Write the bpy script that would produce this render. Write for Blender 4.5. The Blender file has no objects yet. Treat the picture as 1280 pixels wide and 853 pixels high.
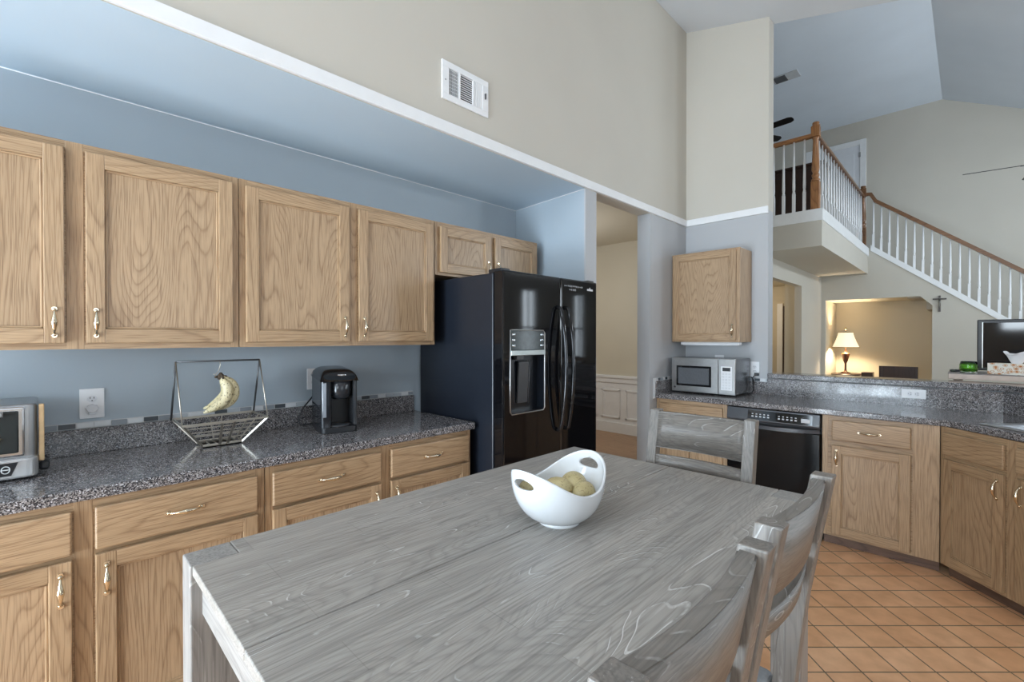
import bpy, bmesh, math, random
from math import pi, sin, cos, radians
from mathutils import Vector, Matrix
random.seed(7)
sc = bpy.context.scene
COL = sc.collection

# ------------------------------------------------------------------ camera
H = 1.416                                   # eye height over the scene's zero
cd = bpy.data.cameras.new('camera')
cd.sensor_width = 36.0
cd.lens = 36.0 * 574.0 / 1280.0
cd.clip_start = 0.02
cd.clip_end = 200
cam = bpy.data.objects.new('camera', cd)
COL.objects.link(cam)
cam.location = (0, 0, H)
cam.rotation_euler = (radians(90 - 0.428), 0, radians(44.9))
sc.camera = cam

# ------------------------------------------------------------------ exposure, sky, daylight
vs = sc.view_settings
vs.view_transform = 'Standard'
vs.look = 'None'
vs.gamma = 1.0
vs.use_curve_mapping = False
vs.exposure = -0.22
w = bpy.data.worlds.new('sky')
sc.world = w
w.use_nodes = True
bg = w.node_tree.nodes['Background']
bg.inputs[0].default_value = (0.72, 0.86, 1.0, 1)
bg.inputs[1].default_value = 1.0
sc.cycles.max_bounces = 10
sc.cycles.diffuse_bounces = 6
sc.cycles.sample_clamp_indirect = 6.0

def area(name, loc, target, sx, sy, power, col):
    l = bpy.data.lights.new(name, 'AREA')
    l.shape = 'RECTANGLE'
    l.size, l.size_y = sx, sy
    l.energy = power
    l.color = col
    o = bpy.data.objects.new(name, l)
    COL.objects.link(o)
    o.location = loc
    d = Vector(target) - Vector(loc)
    o.rotation_euler = d.to_track_quat('-Z', 'Y').to_euler()
    return o
# daylight standing in the window openings behind the camera and along the right-hand walls
COOL = (0.80, 0.91, 1.0)
area('daylight_patio_door', (-1.38, -2.74, 1.05), (-1.25, 0, 1.15), 1.62, 2.05, 285, (0.72, 0.87, 1.0))
area('added_high_window_light', (-0.6, -2.74, 3.2), (-1.2, 1.6, 2.0), 1.9, .95, 95, COOL)  # added to brighten the upper wall and ceiling, source made up
area('daylight_back_window', (1.0, -2.74, 1.95), (0.6, 0, 1.6), 1.2, .80, 70, COOL)
# upward fill added to brighten the alcove soffit and kitchen ceiling
area('added_upward_fill', (-1.38, -2.85, .25), (-1.30, .6, 2.45), 1.6, .9, 95, (0.78, 0.90, 1.0))
area('daylight_right_window', (3.60, 0.6, 1.6), (0, 0.6, 1.5), 2.1, 1.4, 42, COOL)
area('daylight_living_window_a', (3.60, 7.75, 1.7), (0, 7.75, 1.7), 0.5, 1.6, 26, COOL)
area('daylight_living_window_b', (3.60, 9.65, 1.7), (0, 9.65, 1.7), 0.4, 1.6, 22, COOL)
area('added_living_high_light', (3.60, 8.0, 3.12), (0, 8.0, 3.6), 2.8, .38, 210, COOL)  # made-up source, added to brighten the living room
area('added_living_window_light', (3.60, 5.7, 1.7), (0, 5.7, 1.7), 0.9, 1.7, 110, COOL)  # added to make up for the dimmed living windows

def point(name, loc, power, col, r=0.06):
    l = bpy.data.lights.new(name, 'POINT')
    l.energy = power
    l.color = col
    l.shadow_soft_size = r
    o = bpy.data.objects.new(name, l)
    COL.objects.link(o)
    o.location = loc
    return o

# ------------------------------------------------------------------ mesh helper
class MB:
    def __init__(s):
        s.bm = bmesh.new()
    def _xf(s, vs_, M):
        if M is not None:
            bmesh.ops.transform(s.bm, matrix=M, verts=vs_)
    def box(s, x0, x1, y0, y1, z0, z1, bev=0.0, mi=0, M=None, seg=2):
        r = bmesh.ops.create_cube(s.bm, size=1.0)
        v = r['verts']
        for q in v:
            q.co = Vector((x0 + (q.co.x + .5) * (x1 - x0), y0 + (q.co.y + .5) * (y1 - y0), z0 + (q.co.z + .5) * (z1 - z0)))
        fs = set(f for q in v for f in q.link_faces)
        if bev > 0:
            es = set(e for q in v for e in q.link_edges)
            r2 = bmesh.ops.bevel(s.bm, geom=list(es), offset=bev, segments=seg, affect='EDGES', profile=0.5)
            fs = set(f for f in r2['faces']) | set(f for f in fs if f.is_valid)
            v = list(set(q for f in fs for q in f.verts))
            fs = set(f for q in v for f in q.link_faces)
        for f in fs:
            f.material_index = mi
        s._xf(v, M)
        return s
    def prism(s, pts, axis, a, b, mi=0, M=None, bev=0.0):
        """closed outline pts (two coords) pushed along axis from a to b"""
        def P(p, t):
            if axis == 'x': return (t, p[0], p[1])
            if axis == 'y': return (p[0], t, p[1])
            return (p[0], p[1], t)
        A = [s.bm.verts.new(P(p, a)) for p in pts]
        B = [s.bm.verts.new(P(p, b)) for p in pts]
        fs = [s.bm.faces.new(A), s.bm.faces.new(B[::-1])]
        n = len(pts)
        for i in range(n):
            fs.append(s.bm.faces.new((A[i], B[i], B[(i + 1) % n], A[(i + 1) % n])))
        bmesh.ops.recalc_face_normals(s.bm, faces=fs)
        if bev > 0:
            es = set(e for f in fs for e in f.edges)
            r2 = bmesh.ops.bevel(s.bm, geom=list(es), offset=bev, segments=2, affect='EDGES', profile=0.5)
            vv = set(q for f in r2['faces'] for q in f.verts) | set(q for q in A + B if q.is_valid)
            fs = set(f for q in vv for f in q.link_faces)
        for f in fs: f.material_index = mi
        s._xf(list(set(q for f in fs for q in f.verts)), M)
        return s
    def lathe(s, prof, n=24, mi=0, M=None, smooth=True, a0=0.0):
        """profile of (r, z) turned round z"""
        rings = []
        for r, z in prof:
            if r < 1e-6:
                rings.append([s.bm.verts.new((0, 0, z))])
            else:
                rings.append([s.bm.verts.new((r * cos(a0 + 2 * pi * k / n), r * sin(a0 + 2 * pi * k / n), z)) for k in range(n)])
        fs = []
        for A, B in zip(rings, rings[1:]):
            for k in range(n):
                k2 = (k + 1) % n
                if len(A) == 1 and len(B) == 1: continue
                if len(A) == 1: fs.append(s.bm.faces.new((A[0], B[k], B[k2])))
                elif len(B) == 1: fs.append(s.bm.faces.new((A[k], B[0], A[k2])))
                else: fs.append(s.bm.faces.new((A[k], B[k], B[k2], A[k2])))
        if len(rings[0]) > 1: fs.append(s.bm.faces.new(rings[0]))
        if len(rings[-1]) > 1: fs.append(s.bm.faces.new(rings[-1][::-1]))
        bmesh.ops.recalc_face_normals(s.bm, faces=fs)
        for f in fs:
            f.smooth = smooth and len(f.verts) < 5
            f.material_index = mi
        s._xf(list(set(q for f in fs for q in f.verts)), M)
        return s
    def tube(s, pts, r, n=8, mi=0, M=None, smooth=True, closed=False, sq=None):
        """tube along pts; r a number or a list; sq=(w,h) gives a rectangular bar"""
        pts = [Vector(p) for p in pts]
        m = len(pts)
        rs = r if isinstance(r, (list, tuple)) else [r] * m
        rings = []
        up0 = None
        for i, p in enumerate(pts):
            if closed:
                t = pts[(i + 1) % m] - pts[i - 1]
            else:
                t = pts[min(i + 1, m - 1)] - pts[max(i - 1, 0)]
            t.normalize()
            if up0 is None:
                up0 = Vector((0, 0, 1)) if abs(t.z) < 0.9 else Vector((1, 0, 0))
            a = up0 - t * up0.dot(t)
            if a.length < 1e-4:
                a = t.orthogonal()
            a.normalize()
            up0 = a
            b = t.cross(a)
            if sq:
                sw, sh = sq[0] / 2, sq[1] / 2
                ring = [p + a * (sh * q[1]) + b * (sw * q[0]) for q in ((-1, -1), (1, -1), (1, 1), (-1, 1))]
            else:
                ring = [p + (a * cos(2 * pi * k / n) + b * sin(2 * pi * k / n)) * rs[i] for k in range(n)]
            rings.append([s.bm.verts.new(q) for q in ring])
        k_n = 4 if sq else n
        fs = []
        pairs = list(zip(rings, rings[1:])) + ([(rings[-1], rings[0])] if closed else [])
        for A, B in pairs:
            for k in range(k_n):
                fs.append(s.bm.faces.new((A[k], A[(k + 1) % k_n], B[(k + 1) % k_n], B[k])))
        if not closed:
            fs.append(s.bm.faces.new(rings[0][::-1]))
            fs.append(s.bm.faces.new(rings[-1]))
        bmesh.ops.recalc_face_normals(s.bm, faces=fs)
        for f in fs:
            f.smooth = smooth and not sq and len(f.verts) == 4
            f.material_index = mi
        s._xf(list(set(q for f in fs for q in f.verts)), M)
        return s
    def grid(s, P, nu, nv, mi=0, smooth=True, wrap_u=False, M=None):
        """P(u, v) sampled to a sheet"""
        V = [[s.bm.verts.new(P(i / (nu if wrap_u else nu - 1), j / (nv - 1))) for j in range(nv)] for i in range(nu)]
        fs = []
        for i in range(nu if wrap_u else nu - 1):
            for j in range(nv - 1):
                fs.append(s.bm.faces.new((V[i][j], V[(i + 1) % nu][j], V[(i + 1) % nu][j + 1], V[i][j + 1])))
        for f in fs:
            f.smooth = smooth
            f.material_index = mi
        s._xf([q for r_ in V for q in r_], M)
        return V
    def ball(s, c, rx, ry, rz, mi=0, n=16, M=None):
        r = bmesh.ops.create_uvsphere(s.bm, u_segments=n, v_segments=max(6, n // 2), radius=1.0)
        for q in r['verts']:
            q.co = Vector((c[0] + q.co.x * rx, c[1] + q.co.y * ry, c[2] + q.co.z * rz))
        for f in set(f for q in r['verts'] for f in q.link_faces):
            f.smooth = True
            f.material_index = mi
        s._xf(r['verts'], M)
        return s
    def mesh(s, name, mats):
        me = bpy.data.meshes.new(name)
        s.bm.to_mesh(me)
        s.bm.free()
        for m in (mats if isinstance(mats, (list, tuple)) else [mats]):
            me.materials.append(m)
        return me
    def build(s, name, mats, parent=None, label=None, loc=None):
        me = s.mesh(name, mats)
        o = bpy.data.objects.new(name, me)
        COL.objects.link(o)
        if parent is not None: o.parent = parent
        if loc is not None: o.location = loc
        if label: o['label'] = label
        return o

def thing(name, label, cat, loc=(0, 0, 0), rotz=0.0, group=None):
    o = bpy.data.objects.new(name, None)
    o.empty_display_size = 0.1
    COL.objects.link(o)
    o.location = loc
    o.rotation_euler = (0, 0, rotz)
    o['label'] = label
    o['category'] = cat
    if group: o['group'] = group
    return o
def tag(o, label, cat, group=None):
    o['label'] = label
    o['category'] = cat
    if group: o['group'] = group
    return o
def struct(o):
    o['kind'] = 'structure'
    return o
def dup(root, loc, rotz, label=None, group=None):
    r = root.copy()
    COL.objects.link(r)
    r.location = loc
    r.rotation_euler = (0, 0, rotz)
    if label: r['label'] = label
    if group: r['group'] = group
    for ch in list(root.children):
        c = ch.copy()
        COL.objects.link(c)
        c.parent = r
        for g in list(ch.children):
            d = g.copy()
            COL.objects.link(d)
            d.parent = c
    return r
def cut(o, mb):
    """boolean the helper shape out of o's mesh; the helper is removed again"""
    me = mb.mesh('cutter', [])
    c = bpy.data.objects.new('cutter', me)
    COL.objects.link(c)
    c.parent = o.parent
    m = o.modifiers.new('cut', 'BOOLEAN')
    m.operation = 'DIFFERENCE'
    m.solver = 'EXACT'
    m.object = c
    bpy.context.view_layer.update()
    dg = bpy.context.evaluated_depsgraph_get()
    nm = bpy.data.meshes.new_from_object(o.evaluated_get(dg))
    o.modifiers.remove(m)
    nm.name = o.data.name
    o.data = nm
    bpy.data.objects.remove(c)
    bpy.data.meshes.remove(me)

# ------------------------------------------------------------------ materials
def new_mat(name):
    m = bpy.data.materials.new(name)
    m.use_nodes = True
    nt = m.node_tree
    return m, nt, nt.nodes['Principled BSDF']
def N(nt, t, **kw):
    n = nt.nodes.new(t)
    for k, v in kw.items():
        if k.startswith('i_'): n.inputs[k[2:].replace('_', ' ')].default_value = v
        else: setattr(n, k, v)
    return n
def L(nt, a, b): nt.links.new(a, b)
def coords(nt, scale, rnd=0.0, rot=(0, 0, 0), loc=(0, 0, 0)):
    tc = N(nt, 'ShaderNodeTexCoord')
    mp = N(nt, 'ShaderNodeMapping')
    mp.inputs['Scale'].default_value = scale
    mp.inputs['Rotation'].default_value = rot
    mp.inputs['Location'].default_value = loc
    src = tc.outputs['Object']
    if rnd:
        oi = N(nt, 'ShaderNodeObjectInfo')
        sc_ = N(nt, 'ShaderNodeVectorMath', operation='SCALE')
        cb = N(nt, 'ShaderNodeCombineXYZ')
        for k in range(3): L(nt, oi.outputs['Random'], cb.inputs[k])
        L(nt, cb.outputs[0], sc_.inputs[0])
        sc_.inputs['Scale'].default_value = rnd
        ad = N(nt, 'ShaderNodeVectorMath', operation='ADD')
        L(nt, src, ad.inputs[0])
        L(nt, sc_.outputs[0], ad.inputs[1])
        src = ad.outputs[0]
    L(nt, src, mp.inputs['Vector'])
    return mp.outputs[0]
def ramp(nt, fac, stops, interp='LINEAR'):
    r = N(nt, 'ShaderNodeValToRGB')
    cr = r.color_ramp
    cr.interpolation = interp
    while len(cr.elements) < len(stops): cr.elements.new(0.5)
    for e, (p, c) in zip(cr.elements, stops):
        e.position = p
        e.color = (c[0], c[1], c[2], 1) if isinstance(c, (tuple, list)) else (c, c, c, 1)
    L(nt, fac, r.inputs[0])
    return r.outputs[0]
def mix(nt, a, b, fac, mode='MIX'):
    m = N(nt, 'ShaderNodeMix', data_type='RGBA', blend_type=mode)
    for sock, v in ((m.inputs[6], a), (m.inputs[7], b), (m.inputs[0], fac)):
        if hasattr(v, 'is_linked'): L(nt, v, sock)
        elif isinstance(v, (int, float)): sock.default_value = v
        else: sock.default_value = (v[0], v[1], v[2], 1)
    return m.outputs[2]
def bump(nt, bs, h, strength, dist=0.01):
    b = N(nt, 'ShaderNodeBump')
    b.inputs['Strength'].default_value = strength
    b.inputs['Distance'].default_value = dist
    L(nt, h, b.inputs['Height'])
    L(nt, b.outputs[0], bs.inputs['Normal'])
def plain(name, col, rough=0.5, metal=0.0, var=0.06, scale=14.0, bmp=0.0, spec=None, coat=0.0):
    m, nt, bs = new_mat(name)
    n = N(nt, 'ShaderNodeTexNoise', i_Scale=1.0, i_Detail=3.0)
    L(nt, coords(nt, (scale,) * 3, 3.0), n.inputs['Vector'])
    a = tuple(c * (1 - var) for c in col)
    b = tuple(min(1, c * (1 + var)) for c in col)
    L(nt, ramp(nt, n.outputs[0], [(0.3, a), (0.7, b)]), bs.inputs['Base Color'])
    bs.inputs['Roughness'].default_value = rough
    bs.inputs['Metallic'].default_value = metal
    if spec is not None: bs.inputs['Specular IOR Level'].default_value = spec
    if coat: bs.inputs['Coat Weight'].default_value = coat
    if bmp:
        n2 = N(nt, 'ShaderNodeTexNoise', i_Scale=1.0, i_Detail=2.0)
        L(nt, coords(nt, (260,) * 3), n2.inputs['Vector'])
        bump(nt, bs, n2.outputs[0], bmp, 0.002)
    return m
def glassy(name, col, rough=0.0, ior=1.45):
    m, nt, bs = new_mat(name)
    n = N(nt, 'ShaderNodeTexNoise', i_Scale=30.0)
    L(nt, ramp(nt, n.outputs[0], [(0.3, col), (0.7, tuple(min(1, c * 1.05) for c in col))]), bs.inputs['Base Color'])
    bs.inputs['Roughness'].default_value = rough
    bs.inputs['Transmission Weight'].default_value = 1.0
    bs.inputs['IOR'].default_value = ior
    return m
def emit(name, col, strength, rough=0.5):
    m, nt, bs = new_mat(name)
    n = N(nt, 'ShaderNodeTexNoise', i_Scale=20.0)
    c = ramp(nt, n.outputs[0], [(0.3, tuple(k * .96 for k in col)), (0.7, col)])
    L(nt, c, bs.inputs['Base Color'])
    L(nt, c, bs.inputs['Emission Color'])
    bs.inputs['Emission Strength'].default_value = strength
    bs.inputs['Roughness'].default_value = rough
    return m
def wood(name, light, dark, axis, freq=16.0, loops=9.0, rough=0.38, contrast=1.0, pore=0.5):
    """grain along one axis: contour lines of a long-stretched noise give the cathedral arches, fine pores on top"""
    m, nt, bs = new_mat(name)
    ai = 'xyz'.index(axis)
    def st(a_, b_):
        s_ = [a_, a_, a_]
        s_[ai] = b_
        return tuple(s_)
    base = coords(nt, (1, 1, 1), 9.0)
    def sn(sc_, det, rough_=0.5):
        mp = N(nt, 'ShaderNodeMapping')
        mp.inputs['Scale'].default_value = sc_
        L(nt, base, mp.inputs['Vector'])
        n_ = N(nt, 'ShaderNodeTexNoise', i_Scale=1.0, i_Detail=det, i_Roughness=rough_)
        L(nt, mp.outputs[0], n_.inputs['Vector'])
        return n_.outputs[0]
    nA = sn(st(4.2, 0.62), 1.5)
    dt = N(nt, 'ShaderNodeVectorMath', operation='DOT_PRODUCT')
    L(nt, base, dt.inputs[0])
    dt.inputs[1].default_value = tuple(0.0 if k == ai else (1.0 if k != 1 else .7) for k in range(3))
    def mth(op, x, y):
        q = N(nt, 'ShaderNodeMath', operation=op)
        for k, v in enumerate((x, y)):
            if v is None: continue
            if hasattr(v, 'is_linked'): L(nt, v, q.inputs[k])
            else: q.inputs[k].default_value = v
        return q.outputs[0]
    ph = mth('ADD', mth('MULTIPLY', nA, loops * 2.2), mth('MULTIPLY', dt.outputs['Value'], freq))
    ph = mth('ADD', ph, mth('MULTIPLY', sn(st(40, 2.0), 2.0), 0.5))
    fr = mth('FRACT', ph, None)
    n2 = sn(st(330, 9.0), 2.0)
    n3 = sn(st(2.2, 0.5), 2.0)
    d_ = lambda k: tuple(l * (1 - k) + q * k for l, q in zip(light, dark))
    c = ramp(nt, fr, [(0.0, d_(.62 * contrast)), (0.16, d_(.22 * contrast)), (0.55, d_(.03)), (0.86, d_(.10)), (1.0, d_(.62 * contrast))])
    c = mix(nt, c, ramp(nt, n3, [(0.3, (.86, .84, .82)), (0.7, (1.08, 1.08, 1.09))]), 1.0, 'MULTIPLY')
    c = mix(nt, c, ramp(nt, n2, [(0.36, d_(.9)), (0.52, (1, 1, 1))]), pore * .55, 'MULTIPLY')
    L(nt, c, bs.inputs['Base Color'])
    bs.inputs['Roughness'].default_value = rough
    bump(nt, bs, n2, 0.10, 0.001)
    return m
OAK_L, OAK_D = (0.45, 0.308, 0.180), (0.185, 0.100, 0.048)
OAKV = wood('oak_upright_grain', OAK_L, OAK_D, 'z', freq=34.0, loops=11.0, contrast=.8, pore=.7)
OAKH = wood('oak_level_grain', OAK_L, OAK_D, 'x', freq=34.0, loops=11.0, contrast=.8, pore=.7)
OAKV2 = wood('oak_panel_grain', (0.455, 0.316, 0.190), OAK_D, 'z', freq=14.0, loops=20.0, contrast=.85, pore=.7)
TOE = wood('brown_toe_kick', (0.16, 0.095, 0.065), (0.07, 0.04, 0.03), 'x', rough=0.45)
def washed(name, axis, base=0.235, warm=(1.04, 1.0, 0.95), streak=0.5, rough=0.42, planks=False):
    """grey-washed timber with pale rubbed streaks along the grain"""
    m, nt, bs = new_mat(name)
    ai = 'xyz'.index(axis)
    def st(a, b):
        s_ = [a, a, a]
        s_[ai] = b
        return tuple(s_)
    n1 = N(nt, 'ShaderNodeTexNoise', i_Scale=1.0, i_Detail=5.0, i_Roughness=0.6)
    L(nt, coords(nt, st(26, 1.1), 5.0), n1.inputs['Vector'])
    n2 = N(nt, 'ShaderNodeTexNoise', i_Scale=1.0, i_Detail=3.0)
    L(nt, coords(nt, st(210, 6), 3.0), n2.inputs['Vector'])
    n3 = N(nt, 'ShaderNodeTexNoise', i_Scale=1.0, i_Detail=6.0, i_Roughness=0.65)
    L(nt, coords(nt, st(130, 2.6), 7.0), n3.inputs['Vector'])
    n4 = N(nt, 'ShaderNodeTexNoise', i_Scale=1.0, i_Detail=3.0)
    L(nt, coords(nt, st(5.5, 1.6), 4.0), n4.inputs['Vector'])
    t = lambda k: tuple(base * k * q for q in warm)
    c = ramp(nt, n1.outputs[0], [(0.28, t(0.84)), (0.5, t(1.0)), (0.72, t(1.14))])
    c = mix(nt, c, ramp(nt, n2.outputs[0], [(0.36, 0.45), (0.55, 1.0)]), 0.5, 'MULTIPLY')
    msk = N(nt, 'ShaderNodeMath', operation='MULTIPLY')
    L(nt, ramp(nt, n3.outputs[0], [(0.63, 0.0), (0.68, 1.0)]), msk.inputs[0])
    L(nt, ramp(nt, n4.outputs[0], [(0.46, 0.0), (0.66, 1.0)]), msk.inputs[1])
    ms2 = N(nt, 'ShaderNodeMath', operation='MULTIPLY')
    L(nt, msk.outputs[0], ms2.inputs[0])
    ms2.inputs[1].default_value = streak
    c = mix(nt, c, (0.62, 0.62, 0.60), ms2.outputs[0])
    n5 = N(nt, 'ShaderNodeTexNoise', i_Scale=1.0, i_Detail=1.5)
    L(nt, coords(nt, st(7.0, 1.3), 6.0), n5.inputs['Vector'])
    m5 = N(nt, 'ShaderNodeMath', operation='MULTIPLY')
    L(nt, n5.outputs[0], m5.inputs[0])
    m5.inputs[1].default_value = 34.0
    f5 = N(nt, 'ShaderNodeMath', operation='FRACT')
    L(nt, m5.outputs[0], f5.inputs[0])
    c = mix(nt, c, ramp(nt, f5.outputs[0], [(0.0, .80), (0.12, .97), (0.6, 1.03), (1.0, .80)]), .8, 'MULTIPLY')
    n6 = N(nt, 'ShaderNodeTexNoise', i_Scale=1.0, i_Detail=5.0, i_Roughness=0.7)
    L(nt, coords(nt, st(9.0, 3.5), 8.0), n6.inputs['Vector'])
    m6 = N(nt, 'ShaderNodeMath', operation='MULTIPLY')
    L(nt, ramp(nt, f5.outputs[0], [(0.0, 1.0), (0.07, 1.0), (0.12, 0.0), (1.0, 0.0)]), m6.inputs[0])
    L(nt, ramp(nt, n6.outputs[0], [(0.52, 0.0), (0.61, 1.0)]), m6.inputs[1])
    m7 = N(nt, 'ShaderNodeMath', operation='MULTIPLY')
    L(nt, m6.outputs[0], m7.inputs[0])
    m7.inputs[1].default_value = streak * .8
    c = mix(nt, c, (0.68, 0.68, 0.66), m7.outputs[0])
    if planks:
        br = N(nt, 'ShaderNodeTexBrick', offset=0.37, squash=1.0)
        br.inputs['Scale'].default_value = 1.0
        br.inputs['Brick Width'].default_value = 0.62
        br.inputs['Row Height'].default_value = 0.093
        br.inputs['Mortar Size'].default_value = 0.0009
        br.inputs['Color1'].default_value = (.93, .93, .93, 1)
        br.inputs['Color2'].default_value = (1.06, 1.05, 1.04, 1)
        br.inputs['Mortar'].default_value = (.80, .79, .78, 1)
        L(nt, coords(nt, (1, 1, 1), 0, (0, 0, pi / 2)), br.inputs['Vector'])
        c = mix(nt, c, br.outputs['Color'], 1.0, 'MULTIPLY')
    L(nt, c, bs.inputs['Base Color'])
    bs.inputs['Roughness'].default_value = rough
    bump(nt, bs, n2.outputs[0], 0.25, 0.001)
    return m
WASH_Y = washed('grey_washed_top_timber', 'y', base=0.335, warm=(1.07, 1.0, .915), streak=1.0, planks=True)
CH_X = washed('grey_brown_chair_rail_timber', 'x', base=0.185, warm=(1.11, 1.0, .89), streak=.5)
CH_Z = washed('grey_brown_chair_post_timber', 'z', base=0.185, warm=(1.11, 1.0, .89), streak=.5)
WASH_X = washed('grey_washed_level_timber', 'x', base=0.33, streak=0.55)
WASH_Z = washed('grey_washed_upright_timber', 'z', base=0.31, streak=0.55)
def granite(name):
    m, nt, bs = new_mat(name)
    co = coords(nt, (1, 1, 1))
    v = N(nt, 'ShaderNodeTexVoronoi', feature='F1')
    v.inputs['Scale'].default_value = 290.0
    L(nt, co, v.inputs['Vector'])
    bw = N(nt, 'ShaderNodeSeparateColor')
    L(nt, v.outputs['Color'], bw.inputs[0])
    c = ramp(nt, bw.outputs[0], [(0.0, (0.022, 0.022, 0.026)), (0.20, (0.065, 0.060, 0.064)), (0.38, (0.150, 0.137, 0.136)), (0.62, (0.228, 0.212, 0.208)), (0.80, (0.33, 0.315, 0.318)), (0.93, (0.46, 0.46, 0.49))], 'CONSTANT')
    n = N(nt, 'ShaderNodeTexNoise', i_Scale=55.0, i_Detail=3.0)
    L(nt, co, n.inputs['Vector'])
    c = mix(nt, c, ramp(nt, n.outputs[0], [(0.35, 0.72), (0.65, 1.25)]), 0.8, 'MULTIPLY')
    L(nt, c, bs.inputs['Base Color'])
    bs.inputs['Roughness'].default_value = 0.13
    return m
GRAN = granite('speckled_grey_granite')
def paint(name, col, rough=0.6):
    m, nt, bs = new_mat(name)
    n = N(nt, 'ShaderNodeTexNoise', i_Scale=1.3, i_Detail=3.0)
    L(nt, coords(nt, (1, 1, 1)), n.inputs['Vector'])
    L(nt, ramp(nt, n.outputs[0], [(0.3, tuple(c * .97 for c in col)), (0.7, tuple(min(1, c * 1.03) for c in col))]), bs.inputs['Base Color'])
    bs.inputs['Roughness'].default_value = rough
    n2 = N(nt, 'ShaderNodeTexNoise', i_Scale=180.0, i_Detail=2.0)
    L(nt, coords(nt, (1, 1, 1)), n2.inputs['Vector'])
    bump(nt, bs, n2.outputs[0], 0.06, 0.002)
    return m
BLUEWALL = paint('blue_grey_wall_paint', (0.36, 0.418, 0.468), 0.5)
SOFFIT = paint('blue_cast_soffit_paint', (0.47, 0.585, 0.685), 0.6)  # whitish soffit, the blue cast of the walls put into its colour
GREYWALL = paint('cool_grey_wall_paint', (0.43, 0.44, 0.455), 0.5)
BEIGE = paint('greige_wall_paint', (0.53, 0.50, 0.44), 0.6)
TAN = paint('warm_beige_wall_paint', (0.53, 0.48, 0.375), 0.6)
CEIL2 = paint('brightened_living_ceiling', (0.74, 0.81, 0.90), 0.7)  # ceiling white with extra brightness and daylight's blue put into the colour
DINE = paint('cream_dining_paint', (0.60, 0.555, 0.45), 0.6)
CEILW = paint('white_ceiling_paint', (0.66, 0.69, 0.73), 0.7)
WHITE = plain('white_trim_paint', (0.78, 0.79, 0.80), 0.35, var=0.02)
def tiles(name):
    m, nt, bs = new_mat(name)
    T = 0.1602
    yaw = radians(44.9)
    r_ = (cos(yaw), sin(yaw), 0)
    f_ = (-sin(yaw), cos(yaw), 0)
    tc = N(nt, 'ShaderNodeTexCoord')
    cb = N(nt, 'ShaderNodeCombineXYZ')
    for k, (d, off) in enumerate(((r_, 1.672), (f_, 2.293))):
        dt = N(nt, 'ShaderNodeVectorMath', operation='DOT_PRODUCT')
        L(nt, tc.outputs['Object'], dt.inputs[0])
        dt.inputs[1].default_value = d
        ma = N(nt, 'ShaderNodeMath', operation='SUBTRACT')
        L(nt, dt.outputs['Value'], ma.inputs[0])
        ma.inputs[1].default_value = off
        md = N(nt, 'ShaderNodeMath', operation='DIVIDE')
        L(nt, ma.outputs[0], md.inputs[0])
        md.inputs[1].default_value = T
        L(nt, md.outputs[0], cb.inputs[k])
    br = N(nt, 'ShaderNodeTexBrick', offset=0.0, squash=1.0)
    br.inputs['Scale'].default_value = 1.0
    br.inputs['Brick Width'].default_value = 1.0
    br.inputs['Row Height'].default_value = 1.0
    br.inputs['Mortar Size'].default_value = 0.022
    br.inputs['Mortar Smooth'].default_value = 0.2
    br.inputs['Color1'].default_value = (0.76, 0.425, 0.225, 1)
    br.inputs['Color2'].default_value = (0.84, 0.51, 0.295, 1)
    br.inputs['Mortar'].default_value = (0.17, 0.125, 0.075, 1)
    L(nt, cb.outputs[0], br.inputs['Vector'])
    n = N(nt, 'ShaderNodeTexNoise', i_Scale=11.0, i_Detail=4.0)
    L(nt, tc.outputs['Object'], n.inputs['Vector'])
    c = mix(nt, br.outputs['Color'], ramp(nt, n.outputs[0], [(0.3, (0.86, 0.80, 0.74)), (0.7, (1.12, 1.14, 1.16))]), 0.8, 'MULTIPLY')
    L(nt, c, bs.inputs['Base Color'])
    bs.inputs['Roughness'].default_value = 0.36
    iv = N(nt, 'ShaderNodeMath', operation='SUBTRACT')
    iv.inputs[0].default_value = 1.0
    L(nt, br.outputs['Fac'], iv.inputs[1])
    bump(nt, bs, iv.outputs[0], 0.5, 0.003)
    return m
TERRA = tiles('terracotta_floor_tile')
DWOODF = wood('dining_floor_timber', (0.42, 0.25, 0.13), (0.2, 0.1, 0.05), 'x', rough=0.3)
CARPET = plain('beige_living_carpet', (0.40, 0.36, 0.30), 0.95, bmp=0.4)
BLACKG = plain('gloss_black_enamel', (0.0045, 0.0045, 0.0055), 0.055, var=0.02)
BLACKS = plain('satin_navy_black_case', (0.010, 0.013, 0.020), 0.33, var=0.05)
BLACKP = plain('black_plastic', (0.010, 0.010, 0.012), 0.38)
DARKG = plain('dark_grey_plastic', (0.055, 0.057, 0.062), 0.4)
CHROME = plain('polished_chrome', (0.74, 0.75, 0.77), 0.12, 1.0, var=0.02)
STEEL = plain('brushed_steel', (0.40, 0.395, 0.39), 0.30, 1.0, var=0.05, scale=40)
SILVER = plain('silver_plastic', (0.50, 0.52, 0.54), 0.30, 0.3, var=0.03)
BRASS = plain('antique_brass_pull', (0.72, 0.62, 0.46), 0.20, 1.0, var=0.12, scale=60)
NICKEL = plain('bronze_wire', (0.46, 0.42, 0.36), 0.35, 0.9, var=0.1)
DKWIRE = plain('grey_painted_wire', (0.10, 0.105, 0.11), 0.4, 0.5, var=0.1)
PORC = plain('white_porcelain', (0.72, 0.735, 0.75), 0.10, var=0.01, coat=0.4)
WPLAS = plain('white_plastic', (0.78, 0.79, 0.81), 0.3, var=0.01)
SLOT = plain('dark_slot', (0.012, 0.012, 0.012), 0.6)
RUSSET = wood('honey_oak_rail', (0.36, 0.165, 0.060), (0.16, 0.06, 0.02), 'z', rough=0.3)
RAILW = wood('walnut_stair_rail', (0.24, 0.115, 0.05), (0.10, 0.04, 0.015), 'x', rough=0.3)
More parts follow.
